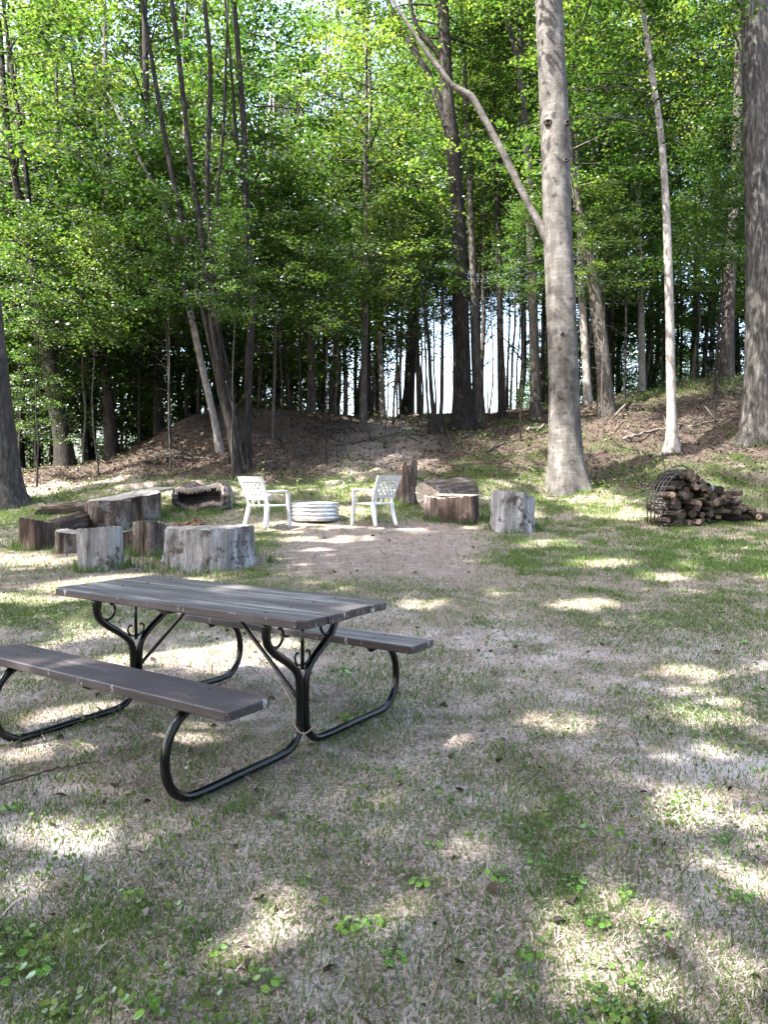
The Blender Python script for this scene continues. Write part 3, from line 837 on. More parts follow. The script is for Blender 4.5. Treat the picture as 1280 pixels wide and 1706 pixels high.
for (u0, u1, d0, d1, cnt, tks, cks, dzr, lab, grp) in REG:
    made = 0; tries = 0
    while made < cnt and tries < 3000:
        tries += 1
        d = d0 + (d1 - d0) * frnd.random(); u = u0 + (u1 - u0) * frnd.random(); x = (u - 640) / FPX * d
        if min((x - a) ** 2 + (d - b) ** 2 for a, b in placed) < 1.3 ** 2: continue
        placed.append((x, d)); made += 1
        place_tree(x, d, frnd.choice(tks), frnd.choice(cks), .75 + .55 * frnd.random(), dzr[0] + (dzr[1] - dzr[0]) * frnd.random(), lab, grp, crown_sc=.8 + .35 * frnd.random())

for (u, d) in [(250, 35), (150, 33), (60, 37), (330, 37), (-60, 44), (20, 50), (90, 40), (160, 47), (240, 42), (330, 50), (400, 40), (480, 46), (560, 41), (620, 52), (700, 46), (790, 52), (860, 44), (1000, 46), (1080, 40), (1170, 50), (1260, 43)]:
    x = (u - 640) / FPX * d
    t = place_tree(x, d, 'mid', 'high', 1.45, 2.0, 'tall trunk far back in the wood with its leaves high above', 'tall trees far back in the wood', 'forest_tree', 1.1)

# leafy understorey maples in front of the wood
for k, (u, d, sc, dz, kind) in enumerate([(30, 22, .95, .8, 'low'), (60, 25, .9, 1.6, 'low'), (140, 22.5, .9, 1.4, 'low'), (235, 24, 1.0, .8, 'low'), (285, 21.5, .85, 1.8, 'low'), (330, 26, 1.0, .6, 'low'),
                                  (455, 21.5, .8, 2.2, 'low'), (500, 24, .9, 1.2, 'low'), (430, 27, 1.0, .2, 'low'), (560, 26, 1.0, 1.2, 'low'), (470, 30, 1.0, -.3, 'low'), (610, 30, .95, 1.4, 'low'), (540, 33, 1.1, 0, 'low'),
                                  (655, 26, .75, 3.6, 'low'), (620, 36, 1.1, 1.0, 'low'), (700, 31, .7, 5.2, 'low'), (840, 30, .8, 4.2, 'low'), (900, 33, .9, 3.0, 'low'), (200, 31, 1.1, -.5, 'low'), (110, 32, 1.1, -.4, 'low'),
                                  (1040, 26, .8, 2.2, 'low'), (1160, 28, .85, 1.5, 'low'), (985, 30, .85, 2.0, 'low'), (1250, 30, .9, 1.2, 'low'), (1100, 33, .95, 1.0, 'low'), (1190, 24, .7, 3.4, 'low'), (1020, 35, 1, .6, 'low'), (1210, 36, 1.1, .6, 'low')]):
    x = (u - 640) / FPX * d
    place_tree(x, d, 'thin', kind, .62, dz, 'young maple with flat layered leaf sprays under the taller trees', 'young maples under the tall trees', 'young_maple', sc)

# small maples whose sprays hang in front of the nearer stems
for (u, d, sc, dz) in [(388, 17.7, .42, 2.9), (545, 20, .5, 2.7), (165, 19.3, .5, 2.5), (285, 19, .48, 3.0), (470, 20.5, .5, 3.4), (1005, 22, .45, 3.7), (868, 23, .45, 3.6), (715, 24, .4, 4.0), (60, 18.5, .5, 2.7), (640, 22, .5, 3.3), (1190, 22, .45, 3.4)]:
    x = (u - 640) / FPX * d
    place_tree(x, d, 'thin', 'low', .36, dz, 'spindly maple sapling holding one small tier of leaves in front of the taller trunks', 'saplings in front of the wood', 'maple_sapling', sc)
# leafy shrubs down to the ground behind the mound and along the back
for (u, d, sc) in [(345, 30, .9), (420, 33, 1.0), (480, 31, .8), (540, 35, 1.0), (-40, 31, 1.0), (50, 36, 1.1), (215, 37, 1.1), (270, 33, 1.0),
                   (960, 36, .8), (1035, 34, .8), (1110, 38, 1.0), (1180, 36, .9), (1260, 37, 1.0), (1330, 34, 1.0), (900, 42, .8)]:
    x = (u - 640) / FPX * d
    place_tree(x, d, 'thin', 'low', .5, -1.7, 'leafy green shrub filling the gaps between trunks at the back of the wood', 'shrubs at the back of the wood', 'forest_shrub', sc)

# unseen trees placed to shade the clearing, crowns cut open for sun patches
SUNSPOTS = [  # u, v, half width, half height in source pixels: patches of sunlight on the ground
    (920, 1192, 62, 20), (1175, 1350, 62, 30), (1080, 1520, 95, 42), (985, 1600, 40, 25), (95, 1395, 80, 22), (215, 1385, 60, 18), (40, 1470, 50, 22), (640, 1535, 55, 36), (1135, 1105, 50, 14), (690, 1000, 36, 9),
    (205, 1238, 45, 11), (110, 1178, 60, 10), (300, 1085, 120, 16), (420, 1055, 50, 8), (55, 985, 75, 14), (150, 960, 60, 8), (960, 1000, 60, 6), (1180, 1190, 60, 11), (470, 1475, 30, 12), (760, 1225, 40, 9),
    (480, 882, 60, 5), (540, 897, 80, 4), (660, 852, 60, 8), (590, 868, 50, 6), (775, 873, 36, 5), (200, 815, 125, 20), (60, 930, 70, 7), (100, 958, 50, 5), (560, 803, 60, 6), (1000, 935, 60, 5), (900, 905, 40, 5), (1110, 960, 50, 6),
    (430, 1600, 40, 24), (800, 1420, 26, 10), (1230, 1450, 50, 20), (340, 850, 45, 6), (700, 830, 60, 8), (445, 850, 22, 12), (620, 840, 18, 8), (500, 850, 25, 7), (860, 855, 30, 12), (940, 800, 50, 20), (960, 760, 14, 30), (1180, 850, 30, 8)]
_shafts = []
for (u, v, ru, rv) in SUNSPOTS:
    d = (CAM_H + .22) / ((v - 801) / FPX + .055) if v > 812 else 16.5
    c = pix(u, v, max(2.2, CAM_H * FPX / (v - 801) if v > 1180 else d)); dd = c.y
    _shafts.append((c.x, c.y, c.z, ru / FPX * dd * 1.25 + .05, max(.10, rv / FPX * dd * dd / 1.4) + .06))


def carve(me, loc):
    """thin the crown where a shaft of sun comes through"""
    n = len(me.vertices); co = np.empty(n * 3, np.float32); me.vertices.foreach_get('co', co); co = co.reshape(-1, 3) + np.array(loc)
    k = len(me.polygons); ls = np.empty(k, np.int32); me.polygons.foreach_get('loop_start', ls); lv = np.empty(len(me.loops), np.int32); me.loops.foreach_get('vertex_index', lv)
    c = co[lv[ls]]; s = np.array(to_sun); dead = np.zeros(k, bool)
    for (x, y, z, rx, ry) in _shafts:
        t = (c[:, 2] - z) / s[2]; gx_ = c[:, 0] - s[0] * t; gy_ = c[:, 1] - s[1] * t
        q = ((gx_ - x) / rx) ** 2 + ((gy_ - y) / ry) ** 2
        dead |= q + 1.5 * (fbm(gx_ * 3.2 + 7, gy_ * 3.2, 61, 3) - .5) * 2 < 1.0
    t = c[:, 2] / s[2]; gx_ = c[:, 0] - s[0] * t; gy_ = c[:, 1] - s[1] * t
    dead |= fbm(gx_ * 1.5 + 31, gy_ * 1.5 + 5, 67, 4) > .705
    import bmesh
    bm = bmesh.new(); bm.from_mesh(me); bm.faces.ensure_lookup_table()
    bmesh.ops.delete(bm, geom=[bm.faces[i] for i in np.nonzero(dead)[0]], context='FACES'); bm.to_mesh(me); bm.free()


for i, (x, y, sc, dz) in enumerate([(-6.5, 1.0, 1.0, 0), (-6.0, -5.5, 1.0, 0), (-9.5, 6.0, 1.05, 1.5), (-12.0, -2.0, 1.0, 0), (-9.0, 12.0, 1.0, 2.5), (-13.5, 2.5, 1.1, 2), (-14.5, 9, 1.1, 2), (-6.2, 8.0, 1.0, 4),
                                    (-1.5, -6.5, 1.0, 0), (5.5, -4, 1.0, 0)]):
    t = thing('shade_tree', 'unseen tall maple placed to shade the clearing, crown cut open for sun patches', 'tree', (x, y, gz(x, y) - .05), 0, 'tall trees shading the clearing')
    o = link('trunk', frnd.choice(TR['mid']), t); o.scale = (1.5, 1.5, 1.25)
    me = make_crown(700 + i, 10 * sc, 20 * sc, 5.4 * sc, 54, 760, .15, lps=22)
    carve(me, (x, y, gz(x, y) - .05 + dz)); link('crown', me, t, (0, 0, dz))

for (x, y, k_) in [(-9, -9, 'mid'), (-4, -12, 'low'), (1, -11, 'mid'), (6, -9, 'low'), (10, -5, 'mid'), (13, 0, 'low'), (-15, -6, 'mid'), (14, 6, 'mid'), (-2, -17, 'mid'), (8, -15, 'mid'), (-12, -15, 'mid'),  # unseen trees added round the viewer to cut low skylight on the trunks
                   (3, -14, 'low'), (-7, -13, 'low'), (15, -10, 'mid'), (16, 11, 'low'), (-19, -1, 'mid'), (11, -12, 'low'), (-1, -9, 'low'), (18, 3, 'mid')]:
    place_tree(x, y, 'mid', k_, 1.1, -1.0 if k_ == 'low' else -2.0, 'unseen leafy tree added round the viewer to block low skylight', 'unseen trees added to block low skylight', 'sky_block_tree', 1.25)

# ------------------------------------------------------------------ picnic table
def hit(u, v, dmin=1.5, dmax=40.):
    """where the ray through source pixel (u, v) meets the ground"""
    ds = np.linspace(dmin, dmax, 1500)
    P = np.array([tuple(pix(u, v, d)) for d in ds]); g = ground_z(P[:, 0], P[:, 1])
    k = np.nonzero(P[:, 2] < g)[0]
    i = int(k[0]) if len(k) else len(ds) - 1
    return Vector((P[i, 0], P[i, 1], g[i])), float(ds[i])


TL, TW, TB, WB, TA, ZT, ZS = 1.899, .716, .69, .253, .648, .738, .455
tx, ty = -.9226 * S, 3.9663 * S
tab = thing('picnic_table', 'weathered brown plank picnic table with two benches on a black curled tubular frame', 'picnic table', (tx, ty, 0), -.5879)
mb = MB(); nb = 4; bw = TW / nb
for k in range(nb):
    y0 = -TW / 2 + k * bw + .003; y1 = y0 + bw - .006
    j = .006 * math.sin(k * 2.1)
    if k in (0, nb - 1):       # outer boards have one clipped corner at each end
        c = .045; o = -1 if k == 0 else 1
        ya, yb = (y0, y1) if k == 0 else (y1, y0)
        ol = [(-TL / 2 + j, yb), (TL / 2 + j, yb), (TL / 2 + j, ya - o * c), (TL / 2 + j - c, ya), (-TL / 2 + j + c, ya), (-TL / 2 + j, ya - o * c)]
    else:
        ol = [(-TL / 2 + j, y0), (TL / 2 + j, y0), (TL / 2 + j, y1), (-TL / 2 + j, y1)]
    if sum(ol[i][0] * ol[(i + 1) % len(ol)][1] - ol[(i + 1) % len(ol)][0] * ol[i][1] for i in range(len(ol))) < 0: ol = ol[::-1]
    cx = sum(p[0] for p in ol) / len(ol); cy = sum(p[1] for p in ol) / len(ol); n_ = len(ol); e = .004
    def ins(p, q): return (p[0] - math.copysign(q, p[0] - cx), p[1] - math.copysign(q, p[1] - cy))
    z0, z1 = ZT - .04, ZT + .0015 * math.sin(k * 3.3)
    V = [(*ins(p, e), z0) for p in ol] + [(*p, z0 + e) for p in ol] + [(*p, z1 - e) for p in ol] + [(*ins(p, e), z1) for p in ol]
    mb.add(V, [tuple(range(n_))[::-1]], 1, False); o_ = len(mb.v) - len(V)
    for r_ in range(3):
        for i in range(n_):
            mb.f.append((o_ + r_ * n_ + i, o_ + r_ * n_ + (i + 1) % n_, o_ + (r_ + 1) * n_ + (i + 1) % n_, o_ + (r_ + 1) * n_ + i)); mb.m.append(1); mb.sm.append(False)
    mb.f.append(tuple(o_ + 3 * n_ + i for i in range(n_))); mb.m.append(0); mb.sm.append(False)
mb.build('tabletop', [M['board'], M['paint']], tab)
for sg, mt in ((-1, 'paint'), (1, 'board')):
    mb = MB(); V, F = rbox(-TL / 2, TL / 2, sg * TB - WB / 2, sg * TB + WB / 2, ZS - .042, ZS, .005, .014)
    mb.add(V, F, 0, False); mb.m = [1 if i == 1 else 0 for i in range(len(mb.f))]
    o = mb.build('seat', [M['paint'], M[mt]], tab); o['label'] = 'brown painted plank bench nearest the viewer' if sg < 0 else 'grey worn plank bench on the far side'
half = [(-.60, .402), (-.69, .405), (-.775, .385), (-.845, .315), (-.872, .215), (-.855, .115), (-.80, .048), (-.71, .02), (-.45, .02), (-.17, .022), (-.085, .04), (-.035, .09), (-.0225, .16),
        (-.0225, .33), (-.045, .405), (-.11, .465), (-.20, .525), (-.252, .575), (-.27, .635), (-.27, .692)]
curl = [(-.235, .692), (-.245, .62), (-.232, .575), (-.195, .556), (-.158, .575), (-.145, .615), (-.158, .642), (-.176, .644)]
small = [(-.008, .43), (-.045, .445), (-.058, .478), (-.044, .50), (-.028, .495)]
for la in (-TA, TA):
    fr = bpy.data.objects.new('frame', None); COL.objects.link(fr); fr.parent = tab; fr.location = (la, 0, 0)
    mb = MB()
    for sg in (1, -1):
        Q = spline([(0, sg * w, z) for w, z in half], 90)
        mb.add(*tube(Q, .0205, 14))
        bx_ = rbox(-.02, .02, min(sg * (TB - .11), sg * (TB + .11)), max(sg * (TB - .11), sg * (TB + .11)), ZS - .05, ZS - .042, .001); mb.add(*bx_, 0, False)
    mb.add(*rbox(-.02, .02, -.32, .32, ZT - .048, ZT - .040, .001), 0, False)
    bpy.data.objects.remove(fr)
    mb.build('frame', M['tube'], tab, (la, 0, 0))
    mb = MB()
    for sg in (1, -1):
        mb.add(*tube(spline([(0, sg * w, z) for w, z in curl], 26), .0075, 8)); mb.add(*tube(spline([(0, sg * w, z) for w, z in small], 16), .006, 8))
    mb.add(*tube([(0, 0, .41), (0, 0, .55), (0, 0, .695)], .0095, 8))
    mb.build('scroll', M['tube'], tab, (la, 0, 0))
    mb = MB(); s_ = 1 if la > 0 else -1
    mb.add(*tube([(la - s_ * .012, 0, .24), (la - s_ * .06, 0, .285), (s_ * .16, 0, ZT - .075), (s_ * .10, 0, ZT - .043)], .0105, 10))
    mb.build('brace', M['tube'], tab)
mb = MB(); mb.add(*rbox(-.03, .03, -.33, .33, ZT - .062, ZT - .042, .003), 0, False)
for sg in (-1, 1): mb.add(*rbox(-.025, .025, min(sg * (TB - .1), sg * (TB + .1)), max(sg * (TB - .1), sg * (TB + .1)), ZS - .062, ZS - .044, .003), 0, False)
mb.build('cleat', M['tube'], tab)
for la in (-TA, TA):
    for w_, z_ in [(-TW / 2 + (k + .5) * bw, ZT + .0015 * math.sin(k * 3.3)) for k in range(4)] + [(-TB - .05, ZS), (-TB + .06, ZS), (TB - .05, ZS), (TB + .06, ZS)]:
        mb = MB(); V = [(.009 * q * math.cos(2 * PI * i / 10), .009 * q * math.sin(2 * PI * i / 10), h_) for q, h_ in ((1, -.003), (1, .0015), (.6, .0035)) for i in range(10)]
        mb.add(V, [(j * 10 + i, j * 10 + (i + 1) % 10, j * 10 + 10 + (i + 1) % 10, j * 10 + 10 + i) for j in range(2) for i in range(10)] + [tuple(range(20, 30))]); mb.build('bolt', M['wire'], tab, (la, w_, z_))
# a cord looped round the near post
mb = MB(); R_ = Matrix.Rotation(-.5879, 3, 'Z'); o_ = Vector((tx, ty, 0))
pts = [(TA - .30, -.005, .435), (TA - .15, -.02, .34), (TA - .03, -.046, .24), (TA - .026, -.046, .16), (TA + .0, -.047, .12), (TA + .022, -.04, .10), (TA + .035, -.01, .095), (TA + .05, .03, .12), (TA + .06, .045, .10)]
mb.add(*tube(spline([tuple(R_ @ Vector(p) + o_) for p in pts], 40), .003, 6))
tag(mb.build('cord', M['cord']), 'thin tan cord tied round the near post of the picnic table', 'cord')


# ------------------------------------------------------------------ white plastic chairs
def make_chair(label, u, v, face):
    p, d = hit(u, v)
    t = thing('garden_chair', label, 'chair', (p.x, p.y, p.z - .004), math.atan2(-face[0], face[1]), 'white chairs round the fire ring')
    mb = MB(); V = []; nxs, nys = 9, 9
    for zt_ in (0, -.03):
        for j in range(nys):
            for i in range(nxs):
                a = i / 8 * 2 - 1; b = j / 8 * 2 - 1
                w = .25 - .02 * (b < -.5) * (-b - .5) * 2
                V.append((a * w, b * .235, .415 - .02 * (1 - a * a) * (1 - b * b) + .012 * max(0, b - .6) * -2 + zt_))
    F = []
    for j in range(8):
        for i in range(8):
            q = (j * 9 + i, j * 9 + i + 1, j * 9 + i + 10, j * 9 + i + 9); F.append(q); F.append(tuple(k + 81 for k in q[::-1]))
    rim = [i for i in range(9)] + [j * 9 + 8 for j in range(1, 9)] + [72 + i for i in range(7, -1, -1)] + [j * 9 for j in range(7, 0, -1)]
    for k in range(len(rim)):
        a, b = rim[k], rim[(k + 1) % len(rim)]; F.append((b, a, a + 81, b + 81))
    mb.add(V, F); mb.build('seat', M['plastic'], t)
    # backrest: frame of broad strips with a diamond lattice, leaning back
    mb = MB()
    def bk(x, h, off=0.0):      # x across, h height above seat
        return (x * (1 + .18 * h / .46), -.225 - .30 * h - .05 * (h / .46) ** 2 + off - .05 * (1 - (x / .26) ** 2), .41 + h)
    def strip(pts, w, th=.014):
        V = []; n = len(pts)
        for i, (x, h) in enumerate(pts):
            a = pts[max(i - 1, 0)]; b = pts[min(i + 1, n - 1)]; dx, dh = b[0] - a[0], b[1] - a[1]; l = math.hypot(dx, dh); px, ph = -dh / l * w / 2, dx / l * w / 2
            for s1, o in ((1, th / 2), (-1, th / 2), (-1, -th / 2), (1, -th / 2)): V.append(bk(x + px * s1, h + ph * s1, o))
        F = [tuple(range(4))[::-1], tuple(range(4 * n - 4, 4 * n))]
        for i in range(n - 1):
            for k in range(4): F.append((i * 4 + k, i * 4 + (k + 1) % 4, i * 4 + 4 + (k + 1) % 4, i * 4 + 4 + k))
        mb.add(V, F, 0, False)
    lin = lambda a, b, n: [(a[0] + (b[0] - a[0]) * i / (n - 1), a[1] + (b[1] - a[1]) * i / (n - 1)) for i in range(n)]
    strip(lin((-.225, -.02), (-.225, .47), 8), .05, .022); strip(lin((.225, -.02), (.225, .47), 8), .05, .022)
    strip(lin((-.249, .44), (.249, .44), 9), .09, .02); strip(lin((-.2, .115), (.2, .115), 7), .05, .018)
    strip(lin((-.07, -.01), (-.07, .09), 4), .03); strip(lin((.07, -.01), (.07, .09), 4), .03)
    st = .085
    for k in range(-4, 10):
        for sgn in (1, -1):
            c = -.2 + k * st; pts = []
            for i in range(30):
                h = .14 + .255 * i / 29; x = c + (h - .14) * .8 if sgn > 0 else -(c + (h - .14) * .8)
                if -.2 <= x <= .2: pts.append((x, h))
            if len(pts) > 3: strip([pts[0], pts[len(pts) // 2], pts[-1]], .026, .012)
    mb.build('backrest', M['plastic'], t)
    for sx in (-1, 1):
        mb = MB()
        Q = spline([(sx * .255, -.30, .63), (sx * .285, -.16, .635), (sx * .295, .02, .645), (sx * .285, .16, .64), (sx * .275, .20, .62), (sx * .27, .215, .58)], 20)
        V, F = tube(Q, .034, 8); V = [Vector((p.x, p.y, Q[i // 8][2] + (p.z - Q[i // 8][2]) * .62)) for i, p in enumerate(V)]; mb.add(V, F)
        mb.build('armrest', M['plastic'], t)
        for front in (1, 0):
            mb = MB()
            P = [(sx * .27, .215, .60), (sx * .262, .222, .42), (sx * .268, .24, .2), (sx * .275, .255, 0)] if front else [(sx * .22, -.225, .43), (sx * .232, -.265, .25), (sx * .255, -.335, 0)]
            Q = spline(P, 10); mb.add(*tube(Q, np.linspace(.036, .03, 10) if front else np.linspace(.046, .031, 10), 8))
            mb.build('leg', M['plastic'], t)
    return t


make_chair('white lattice back plastic chair beside the big silvery stump, turned away to the right', 447, 880, (.6, .8))
make_chair('white lattice back plastic chair in front of the splintered stump, facing the fire ring', 622, 876, (-.7, .72))

# ------------------------------------------------------------------ fire ring
p, d = hit(522, 873); p = p + Vector((0, .42, 0)); p.z = gz(p.x, p.y) - .015
fr = thing('fire_ring', 'low ribbed galvanised steel fire ring on bare dirt between the two white chairs', 'fire ring', tuple(p))
prof = [(.424, 0.0)]
for k in range(4):
    z0 = .012 + k * .072
    prof += [(.424, z0), (.438, z0 + .014), (.444, z0 + .034), (.438, z0 + .054), (.424, z0 + .066)]
prof += [(.424, .305), (.440, .318), (.434, .326), (.418, .316), (.416, .0)]
mb = MB(); ns = 72; V = []; F = []
for (r, z) in prof:
    for k in range(ns):
        a = 2 * PI * k / ns; V.append((r * math.cos(a), r * math.sin(a), z))
for i in range(len(prof) - 1):
    for k in range(ns): F.append((i * ns + k, i * ns + (k + 1) % ns, (i + 1) * ns + (k + 1) % ns, (i + 1) * ns + k))
mb.add(V, F); mb.build('steel_wall', M['zinc'], fr)
mb = MB(); V = [(0, 0, .07)]; F = []
for j in range(1, 5):
    for k in range(36):
        a = 2 * PI * k / 36; V.append((.413 * j / 4 * math.cos(a), .413 * j / 4 * math.sin(a), .07 - .012 * j + .012 * math.sin(k * 1.7 + j * 2.3)))
for k in range(36): F.append((0, 1 + k, 1 + (k + 1) % 36))
for j in range(3):
    for k in range(36): F.append((1 + j * 36 + k, 1 + j * 36 + 36 + k, 1 + j * 36 + 36 + (k + 1) % 36, 1 + j * 36 + (k + 1) % 36))
mb.add(V, F); mb.build('ash_bed', M['ash'], fr)


# ------------------------------------------------------------------ stumps and logs
def log_geo(R, H, seed, flare=.12, taper=.0, jag=0., n=56, nz=12, flat=1.0, lobes=.16, furrow=.03, end_noise=.012, rough=.28, tilt=.10):
    """upright log: side surface and top surface with ragged detail"""
    r = np.random.default_rng(seed); ph = r.random(8) * 6.28
    def rad(th, t):
        f = 1 + lobes * (.5 * math.sin(2 * th + ph[0]) + .45 * math.sin(3 * th + ph[1]) + .3 * math.sin(5 * th + ph[2]))
        f += furrow * (math.sin(11 * th + ph[3] + 1.2 * math.sin(3 * t + ph[4])) + .7 * math.sin(17 * th + ph[5] - t * 2) + .5 * math.sin(29 * th + ph[6] + 2 * t))
        f += rough * (float(fbm(th * 2.2 + 40, t * 1.3 + seed, seed, 4)) * math.sin(th / 2) ** 2 + float(fbm(th * 2.2 + 40 - 2 * PI * 2.2, t * 1.3 + seed, seed, 4)) * 0 - .25)
        f += flare * (math.exp(-t * 5)) * (.6 + .6 * math.sin(4 * th + ph[7])) - taper * t
        return R * f
    tz = [H * (1 + tilt * math.cos(2 * PI * k / n + ph[3])) + jag * (abs(math.sin(3 * 2 * PI * k / n + ph[1])) * .6 + .5 * r.random()) + end_noise * r.normal() * .5 for k in range(n)]
    V = []; F = []
    for j in range(nz + 1):
        t = j / nz
        for k in range(n):
            th = 2 * PI * k / n; q = rad(th, t) * (1 - (.02 if j == nz else 0)); V.append((q * math.cos(th), q * math.sin(th) * flat, -.06 * (j == 0) + tz[k] * t))
    for j in range(nz):
        for k in range(n): F.append((j * n + k, j * n + (k + 1) % n, (j + 1) * n + (k + 1) % n, (j + 1) * n + k))
    TV = []; TF = []; rings = 7
    for j in range(rings):
        s = 1 - j / rings
        for k in range(n):
            th = 2 * PI * k / n; q = rad(th, 1) * .985 * s
            z = H * (1 + tilt * s * math.cos(th + ph[3])) + (tz[k] - H * (1 + tilt * math.cos(th + ph[3]))) * s ** 3 + (0 if j == 0 else end_noise * r.normal() * .45) - .3 * jag * (1 - s)
            TV.append((q * math.cos(th), q * math.sin(th) * flat, z + .002))
    TV.append((0, 0, H - .3 * jag))
    for j in range(rings - 1):
        for k in range(n): TF.append((j * n + k, j * n + (k + 1) % n, (j + 1) * n + (k + 1) % n, (j + 1) * n + k))
    for k in range(n): TF.append(((rings - 1) * n + k, (rings - 1) * n + (k + 1) % n, rings * n))
    return (V, F), (TV, TF)


def put_log(name, label, cat, loc, R, H, mat, cut, seed, rot=None, both=False, **kw):
    (V, F), (TV, TF) = log_geo(R, H, seed, **kw)
    t = thing(name, label, cat, tuple(loc))
    if rot is not None: t.rotation_mode = 'QUATERNION'; t.rotation_quaternion = rot
    mb = MB(); mb.add(V, F)
    if both: mb.add([(x, y, -.001) for x, y, z in TV], [f[::-1] for f in TF])
    mb.build('bark', M[mat], t); mb = MB(); mb.add(TV, TF, 0, False); mb.build('cut_face', M[cut], t)
    return t


def stump(label, u, v, wpx, top, mat, cut, seed, cat='stump', dof=.55, d_=None, **kw):
    p, d = hit(u, v)
    if d_: d = d_; q = pix(u, v, d); p = Vector((q.x, q.y, gz(q.x, q.y)))
    R = wpx / FPX * d / 2; fl = kw.get('flat', 1.0)
    c = Vector((p.x * (1 + R * dof / d), p.y + R * dof * fl, 0)); c.z = gz(c.x, c.y)
    ztop = pix(u, top, d).z
    return put_log('tree_stump', label, cat, c, R * .97, max(.2, ztop - c.z), mat, cut, seed, **kw), c, R, d


stump('big low round of silvery bare wood, widest of the seats left of the white chairs', 354, 946, 156, 880, 'stump_grey', 'cut', 1, flat=.85, flare=.12, furrow=.018, lobes=.12, n=84, tilt=.03)
big_c = hit(354, 946)[0]
stump('silvery barked upright round in the grass just behind the picnic table', 169, 950, 70, 881, 'stump_grey', 'cut', 2, flare=.06, furrow=.02, lobes=.12, tilt=.05)
stump('small low brown round half hidden behind the silvery upright round', 116, 921, 42, 886, 'stump', 'cut', 3)
stump('small brown round wedged between the silvery upright round and the big low one', 216, 921, 36, 886, 'stump', 'cut_pale', 4)
stump('brown barked round touching the big silvery one on its far left', 253, 925, 54, 872, 'stump', 'cut', 5, furrow=.05)
stump('dark reddish round at the left end of the ring of logs', 62, 916, 54, 868, 'stump_dark', 'cut_dark', 6, furrow=.05)
stump('wide brown round carrying the near end of the flat slab', 184, 884, 82, 838, 'stump', 'cut', 7, furrow=.05, end_noise=.006)
stump('round with a pale scar of bare wood carrying the far end of the flat slab', 244, 868, 46, 822, 'stump', 'cut_pale', 8, end_noise=.006)
# flat slab bench on the two rounds
a_, b_ = pix(176, 836, 13.1), pix(262, 817, 14.7)
ax_ = (b_ - a_); L_ = ax_.length + .5; mid_ = (a_ + b_) / 2
sl = thing('slab_bench', 'flat weathered wooden slab lying across two brown rounds', 'bench', tuple(mid_), math.atan2(ax_.y, ax_.x))
mb = MB(); V = []; F = []; r_ = np.random.default_rng(5); nn = 22
for i in range(nn):
    x = -L_ / 2 + L_ * i / (nn - 1); w0 = -.26 + .03 * r_.normal(); w1 = .26 + .03 * r_.normal(); h_ = .045 + .006 * r_.normal(); zz = ax_.z / ax_.length * x
    V += [(x, w0 + .03, zz), (x, w1 - .03, zz), (x, w1, zz + h_ * .8), (x, w1 - .03, zz + h_), (x, 0, zz + h_ + .006 * r_.normal()), (x, w0 + .03, zz + h_), (x, w0, zz + h_ * .7)]
for i in range(nn - 1):
    for k in range(7): F.append((i * 7 + k, i * 7 + (k + 1) % 7, i * 7 + 7 + (k + 1) % 7, i * 7 + 7 + k))
F += [tuple(range(7)), tuple(range(7 * nn - 7, 7 * nn))[::-1]]
mb.add(V, F, 0, False); mb.build('slab', M['cut'], sl)


def lying(label, pa, pb, R, mat, cut, seed, name='fallen_log', cat='log', **kw):
    """log lying with its axis from pa to pb (points on the ground line), cut face at pb"""
    a = Vector(pa); b = Vector(pb); a.z = gz(a.x, a.y) + R * .85; b.z = gz(b.x, b.y) + R * .85
    q = (b - a).to_track_quat('Z', 'Y')
    return put_log(name, label, cat, a, R, (b - a).length, mat, cut, seed, q, True, flare=0, **kw)


lying('dark rotting log lying between the reddish round and the flat slab', hit(140, 884)[0], hit(92, 902)[0], .17, 'stump_dark', 'cut_dark', 9)
lying('thin dark log lying behind the flat slab bench', hit(215, 848)[0], hit(72, 858)[0], .11, 'stump', 'cut', 10)

# hollow log: a dented solid, the shade of its hollow painted near black
p, d = hit(333, 852)
hl = thing('hollow_log', 'hollowed fat log lying open with a pale lit rim and a dark inside', 'hollow log', (p.x, p.y + .25, p.z - .03), .10)
def hollow_surface():
    V = []; F = []; mi = []; nl, na = 70, 110; Lh = 1.12; R0 = .29
    for i in range(nl + 1):
        t = i / nl * 2 - 1
        for k in range(na):
            th = 2 * PI * k / na - PI        # 0 faces away, +-PI faces the viewer
            f = 1 + .10 * math.sin(2 * th + 3 * t) + .07 * math.sin(3 * th - 5 * t) + .035 * math.sin(13 * th + 2 * t) + .5 * (float(fbm(th * 1.5 + 20, t * 2.2 + 9, 77, 4)) - .5) * (1 - (abs(th) / PI) ** 6)
            f *= 1 - .18 * abs(t) ** 5
            dev = abs(math.atan2(math.sin(th - (PI - .25 - .25 * math.sin(4 * t))), math.cos(th - (PI - .25 - .25 * math.sin(4 * t)))))
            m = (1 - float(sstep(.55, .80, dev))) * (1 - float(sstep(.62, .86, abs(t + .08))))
            r = R0 * (f + (.9 - f) * m) * (1 - .8 * m)
            V.append((t * Lh / 2, r * math.cos(th) * 1.1, .27 + r * math.sin(th) * (1.0 + .12 * math.sin(2.5 * t + .6)))); mi.append(m)
    for i in range(nl):
        for k in range(na):
            F.append((i * na + k, (i + 1) * na + k, (i + 1) * na + (k + 1) % na, i * na + (k + 1) % na))
    return V, F, mi, nl, na


V, F, mi, nl, na = hollow_surface()
mk = [sum(mi[i] for i in f) / 4 for f in F]; top = [sum(V[i][2] for i in f) / 4 for f in F]
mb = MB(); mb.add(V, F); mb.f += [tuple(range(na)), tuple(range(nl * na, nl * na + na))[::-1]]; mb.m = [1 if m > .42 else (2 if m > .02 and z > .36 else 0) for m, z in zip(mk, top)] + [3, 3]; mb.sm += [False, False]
mb.build('log_body', [M['stump'], M['hollow_shade'], M['cut_pale'], M['cut']], hl)
